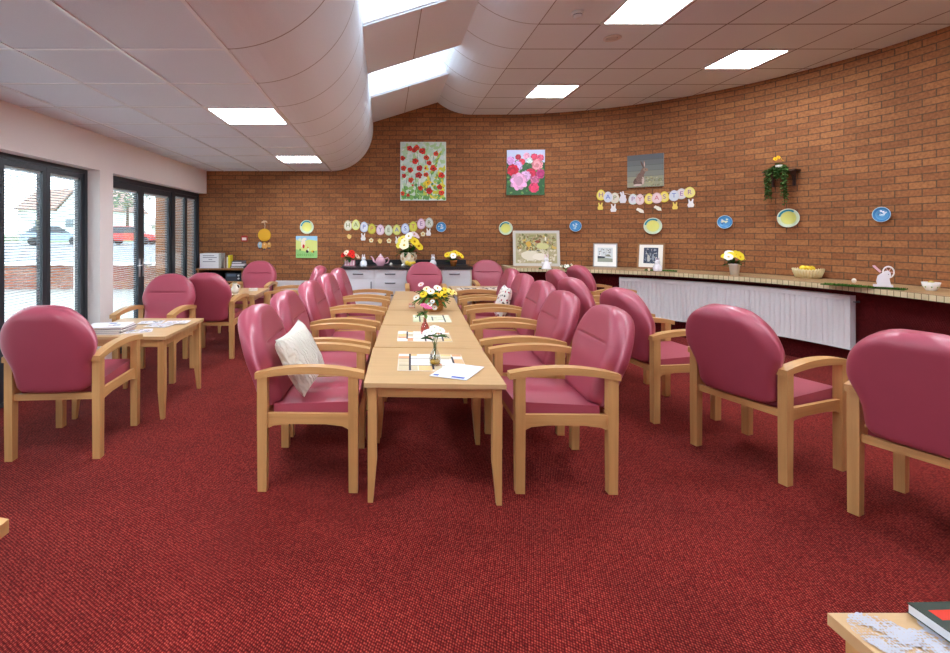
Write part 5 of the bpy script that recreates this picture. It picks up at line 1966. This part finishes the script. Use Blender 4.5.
def banner(cards, pend, label, hang):
    n0 = len(cards) // 2
    p0, yaw0, k0 = wall_frame(cards[n0][1], cards[n0][2], .012)
    t = empty('easter_banner', p0, label=label, cat='banner')
    t.rotation_euler = (0, 0, yaw0)
    inv = (Matrix.Translation(p0) @ Matrix.Rotation(yaw0, 4, 'Z')).inverted()
    pts = []
    for ci, (ch, px, py, wpx, hpx, base, ring, lc) in enumerate(cards):
        p, yaw, k = wall_frame(px, py, .012 + .004 * (ci % 2))
        w, h = wpx * k / 2, hpx * k / 2
        m = MB()
        if ch == '*':
            bun = [(-.5, -.8), (.45, -.8), (.7, -.3), (.5, .1), (.55, .35), (.25, .45), (.1, 1.0), (-.12, 1.0), (-.1, .5), (-.35, .95), (-.6, .85), (-.4, .35), (-.6, .1), (-.75, -.35)]
            m.prism([(a * w, b_ * h) for a, b_ in bun], 'y', -.0015, .0015, base)
        else:
            ol = []
            for q in range(24):
                a = 2 * PI * q / 24
                ol.append((w * math.cos(a) * (1 - .12 * math.sin(a)), h * math.sin(a)))
            m.prism(ol, 'y', -.0015, .0015, ring)
            m.prism([(a * .80, b_ * .80) for a, b_ in ol], 'y', -.0022, -.0014, base)
        o_ = m.build('egg_card' if ch != '*' else 'bunny_card', M_paint, t)
        M = inv @ Matrix.Translation(p) @ Matrix.Rotation(yaw, 4, 'Z')
        o_.matrix_local = M
        if ch != '*':
            add_letter(o_, ch, h * 1.15, -.0024, lc)
        pts.append(M @ Vector((0, .003, h * .75)))
    m = MB(); m.tube(pts, .0022, 5, (230, 224, 206)); m.build('string', M_fabric, t)
    for (kind, px, py, s_) in pend:
        p, yaw, k = wall_frame(px, py, .010)
        s = s_ * k / 2
        m = MB()
        if kind == 'b' or kind == 'y':
            c = (238, 232, 228) if kind == 'b' else (236, 206, 100)
            bun = [(-.55, -1), (.55, -1), (.75, -.4), (.5, .05), (.5, .4), (.6, 1.0), (.3, 1.05), (.12, .5), (-.12, .5), (-.3, 1.05), (-.6, 1.0), (-.5, .4), (-.5, .05), (-.75, -.4)]
            m.prism([(a * s, b_ * s) for a, b_ in bun], 'y', -.0015, .0015, c)
        elif kind == 'f':
            for q in range(5):
                a = 2 * PI * q / 5 + .3
                m.prism([(s * .5 * math.cos(a) + s * .45 * math.cos(2 * PI * j / 10), s * .5 * math.sin(a) + s * .45 * math.sin(2 * PI * j / 10)) for j in range(10)], 'y', -.0015 - q * .0001, .0015, (240, 226, 180))
            m.prism([(s * .3 * math.cos(2 * PI * j / 10), s * .3 * math.sin(2 * PI * j / 10)) for j in range(10)], 'y', -.003, -.0018, (226, 150, 60))
        elif kind == 'r':
            run = [(-1, .5), (-.6, .9), (-.2, .7), (.3, .5), (.9, .1), (1.0, -.4), (1.1, -.8), (.3, -.75), (-.2, -.5), (-.5, -.1), (-1.0, .1)]
            m.prism([(a * s, b_ * s) for a, b_ in run], 'y', -.0015, .0015, (238, 232, 216))
        else:
            chk = [(-1, .2), (-.55, .35), (-.3, .75), (.1, .8), (.35, .5), (.8, .5), (.75, -.3), (.3, -.85), (-.25, -.75), (-.55, -.3), (-.6, .1)]
            m.prism([(a * s, b_ * s) for a, b_ in chk], 'y', -.0015, .0015, (236, 200, 120))
        o_ = m.build('pendant', M_paint, t)
        o_.matrix_local = inv @ Matrix.Translation(p) @ Matrix.Rotation(yaw, 4, 'Z')
    return t


A_, B_, C_, D_ = (222, 222, 196), (206, 214, 226), (226, 206, 216), (222, 222, 150)
VI, BL, GN, RD = (140, 90, 150), (80, 110, 190), (110, 130, 60), (200, 90, 110)
lx = [('H', 348, 225.5), ('A', 355.8, 224.8), ('P', 364, 227), ('P', 371.8, 228.8), ('Y', 380.3, 229.8), ('E', 388.6, 230.2), ('A', 396.8, 229.8), ('S', 405.2, 228.6), ('T', 413.2, 226.6), ('E', 421.2, 223.8), ('R', 429.2, 222.8)]
bases = [(226, 222, 206), (214, 220, 160), (226, 228, 236), (214, 204, 80), (236, 216, 226), (222, 226, 206), (226, 222, 130), (220, 226, 240), (214, 206, 80), (230, 206, 222), (214, 216, 206)]
rings = [(206, 196, 160), (226, 226, 120), (190, 206, 226), (190, 180, 60), (226, 186, 206), (206, 216, 176), (206, 206, 100), (176, 190, 226), (196, 190, 70), (216, 176, 206), (186, 190, 176)]
lcs = [GN, GN, BL, RD, VI, GN, BL, BL, RD, VI, GN]
banner([(a, x, y, 8.2, 10.6, bases[i], rings[i], lcs[i]) for i, (a, x, y) in enumerate(lx)],
       [('c', 349, 236.5, 6), ('b', 363.2, 237, 7), ('f', 371.2, 240.3, 5), ('c', 379.8, 241, 6), ('f', 389, 240.8, 5.4), ('b', 397.5, 240.2, 7), ('f', 423, 234, 5.4), ('b', 428.5, 232.2, 7)],
       'left egg banner spelling HAPPY EASTER above the black worktop', 0)
rx = [('H', 601, 195, 8), ('A', 608, 197, 8), ('P', 614.8, 198, 8), ('*', 623, 197.8, 9.5), ('P', 633, 199.2, 8), ('Y', 640, 199.4, 7.6), ('E', 649, 198.8, 8), ('A', 656.8, 198, 9), ('S', 664.3, 196.8, 8.4), ('T', 674, 195.6, 9), ('E', 681.4, 193.8, 9), ('R', 689.6, 192.3, 9.6)]
rb = [(232, 214, 130), (206, 212, 226), (226, 214, 200), (226, 222, 226), (216, 214, 220), (226, 206, 206), (232, 212, 130), (230, 204, 206), (232, 212, 120), (206, 212, 220), (222, 206, 206), (230, 214, 140)]
rr_ = [(236, 216, 80), (214, 216, 226), (216, 216, 190), (226, 222, 226), (206, 216, 206), (226, 190, 190), (236, 216, 80), (226, 190, 196), (236, 210, 70), (206, 206, 216), (206, 206, 206), (236, 222, 110)]
rl = [VI, BL, GN, BL, VI, RD, VI, RD, VI, BL, VI, VI]
banner([(a, x, y, w, 10.8 if a != '*' else 13, rb[i], rr_[i], rl[i]) for i, (a, x, y, w) in enumerate(rx)],
       [('y', 600.4, 206.3, 7), ('b', 613.4, 208, 7.6), ('r', 640, 210.5, 6.4), ('r', 657.6, 208.2, 6.4), ('y', 675, 205.8, 7), ('b', 690.8, 203.2, 8)],
       'right egg banner spelling HAPPY EASTER below the hare canvas', 0)

# hanging orange ornament, alarm call point
p, yaw, k = wall_frame(264.5, 235, .012)
t = empty('hanging_ornament', p, label='yellow disc ornament hanging with small chicks at the far left', cat='ornament')
m = MB(); m.lathe([(0, .010), (6.0 * k, .010), (6.4 * k, .006), (6.4 * k, -.006), (0, -.008)], 28, (0, 0, 0), (226, 172, 40), axis='y'); m.build('disc', M_paint, t)
m = MB(); m.prism([(-3.2 * k, 12 * k), (-2.6 * k, 13.6 * k), (-1 * k, 14.4 * k), (1.5 * k, 14.4 * k), (3 * k, 13 * k), (2.6 * k, 12.2 * k), (.6 * k, 12.9 * k), (-.4 * k, 12.2 * k)], 'y', -.004, .004, (214, 176, 140)); m.build('bow', M_paint, t, bevel=.002, seg=1)
m = MB(); m.tube([(0, 0, 12.8 * k), (.01, 0, 9 * k), (0, 0, 6 * k)], .006, 6, (206, 176, 150)); m.tube([(-4 * k, 0, -4.5 * k), (-4.4 * k, 0, -8 * k)], .005, 6, (90, 60, 40)); m.tube([(3.6 * k, 0, -4.8 * k), (4 * k, 0, -8 * k)], .005, 6, (90, 60, 40)); m.build('string', M_fabric, t)
for (x, z, rx_, rz_, c) in ((-4.6, -10, 2.2, 3.2, (150, 176, 190)), (0, -10.6, 2.8, 3.4, (222, 160, 80)), (4.6, -10, 2.0, 2.9, (206, 150, 76))):
    m = MB(); m.prism([(x * k + rx_ * k * math.cos(2 * PI * j / 18), z * k + rz_ * k * math.sin(2 * PI * j / 18)) for j in range(18)], 'y', -.005, .005, c)
    m.ball((x * k, -.006, z * k + .02), (.012, .005, .014), (236, 206, 150), 8, 6)
    m.ball((x * k, -.006, z * k - rz_ * k * 1.05), (.016, .006, .012), (60, 66, 90), 8, 6)
    m.build('charm', M_paint, t, bevel=.0015, seg=1)
p, yaw, k = wall_frame(244.5, 238.6, .016)
t = empty('alarm_call_point', p, label='small red alarm call point with a white plate on the brick', cat='call point')
m = MB(); m.box(-.048, .048, -.014, .014, -.048, .048, (176, 44, 40)); m.build('box', M_paint, t, bevel=.004, seg=2)
m = MB(); m.box(-.036, .036, -.017, -.0135, -.028, .018, (236, 214, 206)); m.build('plate', M_paint, t, bevel=.001, seg=1)

# bracket shelf with trailing ivy
x, y, yaw = wall_at(781, .08)
zs = CAMH + (VY - 170.5) * y / FPX
sh = empty('bracket_shelf', (x, y, zs), label='small dark wooden shelf holding trailing ivy on the curved wall', cat='shelf')
sh.rotation_euler = (0, 0, yaw)
m = MB(); m.box(-.17, .17, -.08, .075, -.02, 0, (74, 48, 30)); m.build('board', M_paint, sh, bevel=.003, seg=1)
for bx_ in (.11, -.11):
    m = MB(); m.prism([(.07, -.02), (-.05, -.02), (-.05, -.04), (.02, -.07), (.05, -.13), (.05, -.2), (.07, -.2)][::-1], 'x', bx_ - .014, bx_ + .014, (70, 46, 40)); m.build('bracket', M_paint, sh)
Mx = Matrix.Translation((x, y, zs)) @ Matrix.Rotation(yaw, 4, 'Z')


def on_shelf(lx_, ly_, lz_=0.0005):
    return Mx @ Vector((lx_, ly_, lz_))


t = empty('trailing_ivy', on_shelf(-.015, .015), label='trailing green ivy hanging off the small wall shelf', cat='ivy')
t.rotation_euler = (0, 0, yaw)
m = MB(); m.lathe([(0, 0), (.03, 0), (.04, .035), (.034, .035)], 14, (0, 0, 0), (90, 70, 50)); m.build('pot', M_paint, t)
m = MB()
st = MB()
rn = random.Random(6)
for s_ in range(30):
    tx = rn.choice((-.09, -.075, -.06, .08, .10, .115, .02)) + rn.uniform(-.025, .025)
    ln = rn.uniform(.30, .50) if abs(tx - .02) > .04 else rn.uniform(.06, .16)
    yq = -.11 - rn.uniform(0, .05)
    pts = [Vector((0, 0, .03)), Vector((tx * .5, -.035, .05 + rn.uniform(0, .02))), Vector((tx, yq, -.0)), Vector((tx + rn.uniform(-.015, .015), yq - .01, -ln * .5)), Vector((tx + rn.uniform(-.02, .02), yq, -ln))]
    st.tube(pts, .002, 5, (70, 90, 44))
    for k_ in range(26):
        q = k_ / 26 * 4
        i = min(3, int(q))
        pq = pts[i].lerp(pts[i + 1], q - i)
        a = rn.uniform(0, 6.28)
        m.leaf(pq, (math.cos(a), math.sin(a) - .25, rn.uniform(-.7, .3)), .032, .026, rn.choice([(56, 92, 40), (74, 108, 52), (44, 76, 34), (92, 120, 66)]), .3)
st.build('stem', M_fabric, t)
m.build('foliage', M_fabric, t)
t = empty('flower_pot', on_shelf(.0, -.05), label='tiny white pot of yellow flowers on the ivy shelf', cat='flower pot')
m = MB(); m.lathe([(0, 0), (.03, 0), (.037, .065), (.032, .065), (.028, .05)], 18, (0, 0, 0), (232, 222, 214)); m.build('pot', M_gloss, t)
foliage(t, (0, 0, .06), .03, 18, [(110, 100, 40), (90, 96, 40)], .06, .02, up=.9, seed=51)
bouquet(t, (-.02, 0, .13), .05, 6, [((232, 180, 40), (150, 90, 20))], .024, 52, zr=.03)

# ------------------------------------------------------------------ ceiling fittings
def panel_light(x, y, z, label):
    t = empty('ceiling_light', (x, y, z), label=label, cat='ceiling light', group='square ceiling light panels')
    w = .298
    m = MB()
    for (a, b_, c, d) in ((-w, -w + .03, -w, w), (w - .03, w, -w, w), (-w + .03, w - .03, -w, -w + .03), (-w + .03, w - .03, w - .03, w)):
        m.box(a, b_, c, d, -.010, -.001)
    m.build('frame', M_white, t)
    m = MB(); m.box(-w + .03, w - .03, -w + .03, w - .03, -.007, -.002); m.build('diffuser', M_light, t)


for (x, y, lab) in ((-1.2, 4.13, 'square light panel in the low ceiling, nearer of two'), (-1.2, 6.53, 'square light panel in the low ceiling near the brick wall'), (-1.2, 1.73, 'square light panel in the low ceiling out of the picture'), (-1.2, -.67, 'square light panel in the low ceiling behind the camera')):
    panel_light(x, y, ZL, lab)
for (x, y, lab) in ((2.345, 4.13, 'square light panel in the high ceiling cut by the top picture edge'), (2.335, 6.53, 'square light panel in the high ceiling above the peony canvas'), (4.12, 5.33, 'square light panel in the high ceiling close to the curved wall'),
                    (2.36, 1.73, 'square light panel in the high ceiling out of the picture'), (4.16, 2.93, 'square light panel by the curved wall out of the picture'), (4.16, .53, 'square light panel by the right wall out of the picture'), (2.36, -.67, 'square light panel in the high ceiling behind the camera')):
    panel_light(x, y, ZR, lab)
t = empty('smoke_detector', (1.735, 4.19, ZR), label='white smoke detector on the high ceiling beside the light panel', cat='smoke detector')
m = MB(); m.lathe([(0, -.001), (.052, -.001), (.055, -.012), (.048, -.022), (.0, -.022)], 24, (0, 0, 0), (226, 220, 216)); m.build('base', M_paint, t)
m = MB(); m.lathe([(.040, -.022), (.036, -.040), (.020, -.05), (0, -.051)], 24, (0, 0, 0), (214, 208, 204)); m.lathe([(.041, -.026), (.041, -.031)], 24, (0, 0, 0), (60, 56, 56)); m.build('head', M_paint, t)
t = empty('ceiling_vent', (2.316, 4.74, ZR), label='round white ceiling vent with a slot behind the smoke detector', cat='vent')
m = MB(); m.lathe([(.085, -.001), (.088, -.008), (.07, -.014), (.055, -.010), (.05, -.002)], 28, (0, 0, 0), (212, 200, 192)); m.build('ring', M_paint, t)
m = MB(); m.lathe([(0, -.014), (.04, -.014), (.046, -.010), (.046, -.004), (0, -.003)], 24, (0, 0, 0), (196, 182, 172)); m.lathe([(.046, -.0015), (.052, -.0015)], 24, (0, 0, 0), (40, 34, 32)); m.build('disc', M_paint, t)

# ------------------------------------------------------------------ camera, daylight, exposure
cam = bpy.data.cameras.new('camera')
cam.sensor_width = 36.0
cam.lens = FPX / 950 * 36.0
cam.shift_x = (475 - VX) / 950
cam.shift_y = -(326.5 - VY) / 950
cam.clip_start = .05
cam.clip_end = 400
co = bpy.data.objects.new('camera', cam)
COL.objects.link(co)
co.location = (0, 0, CAMH)
co.rotation_euler = (PI / 2, 0, 0)
SC.camera = co

w = bpy.data.worlds.new('overcast_sky')
SC.world = w
w.use_nodes = True
nt = w.node_tree
bg = nt.nodes['Background']
tc = N(nt, 'ShaderNodeTexCoord')
sp = N(nt, 'ShaderNodeSeparateXYZ')
nt.links.new(tc.outputs['Generated'], sp.inputs[0])
rp = N(nt, 'ShaderNodeValToRGB')
rp.color_ramp.elements[0].position = .45
rp.color_ramp.elements[0].color = (.78, .88, 1.0, 1)
rp.color_ramp.elements[1].position = 1.0
rp.color_ramp.elements[1].color = (.82, .92, 1.04, 1)
mr = N(nt, 'ShaderNodeMapRange')
mr.inputs['From Min'].default_value = -1
nt.links.new(sp.outputs[2], mr.inputs[0])
nt.links.new(mr.outputs[0], rp.inputs[0])
nt.links.new(rp.outputs[0], bg.inputs[0])
bg.inputs['Strength'].default_value = 5.4
SC.view_settings.view_transform = 'Standard'
SC.view_settings.look = 'None'
SC.view_settings.gamma = 1.0
SC.view_settings.use_curve_mapping = False
SC.view_settings.exposure = 0.5
SC.cycles.use_denoising = True
SC.cycles.max_bounces = 10
SC.cycles.diffuse_bounces = 6
SC.cycles.transparent_max_bounces = 24
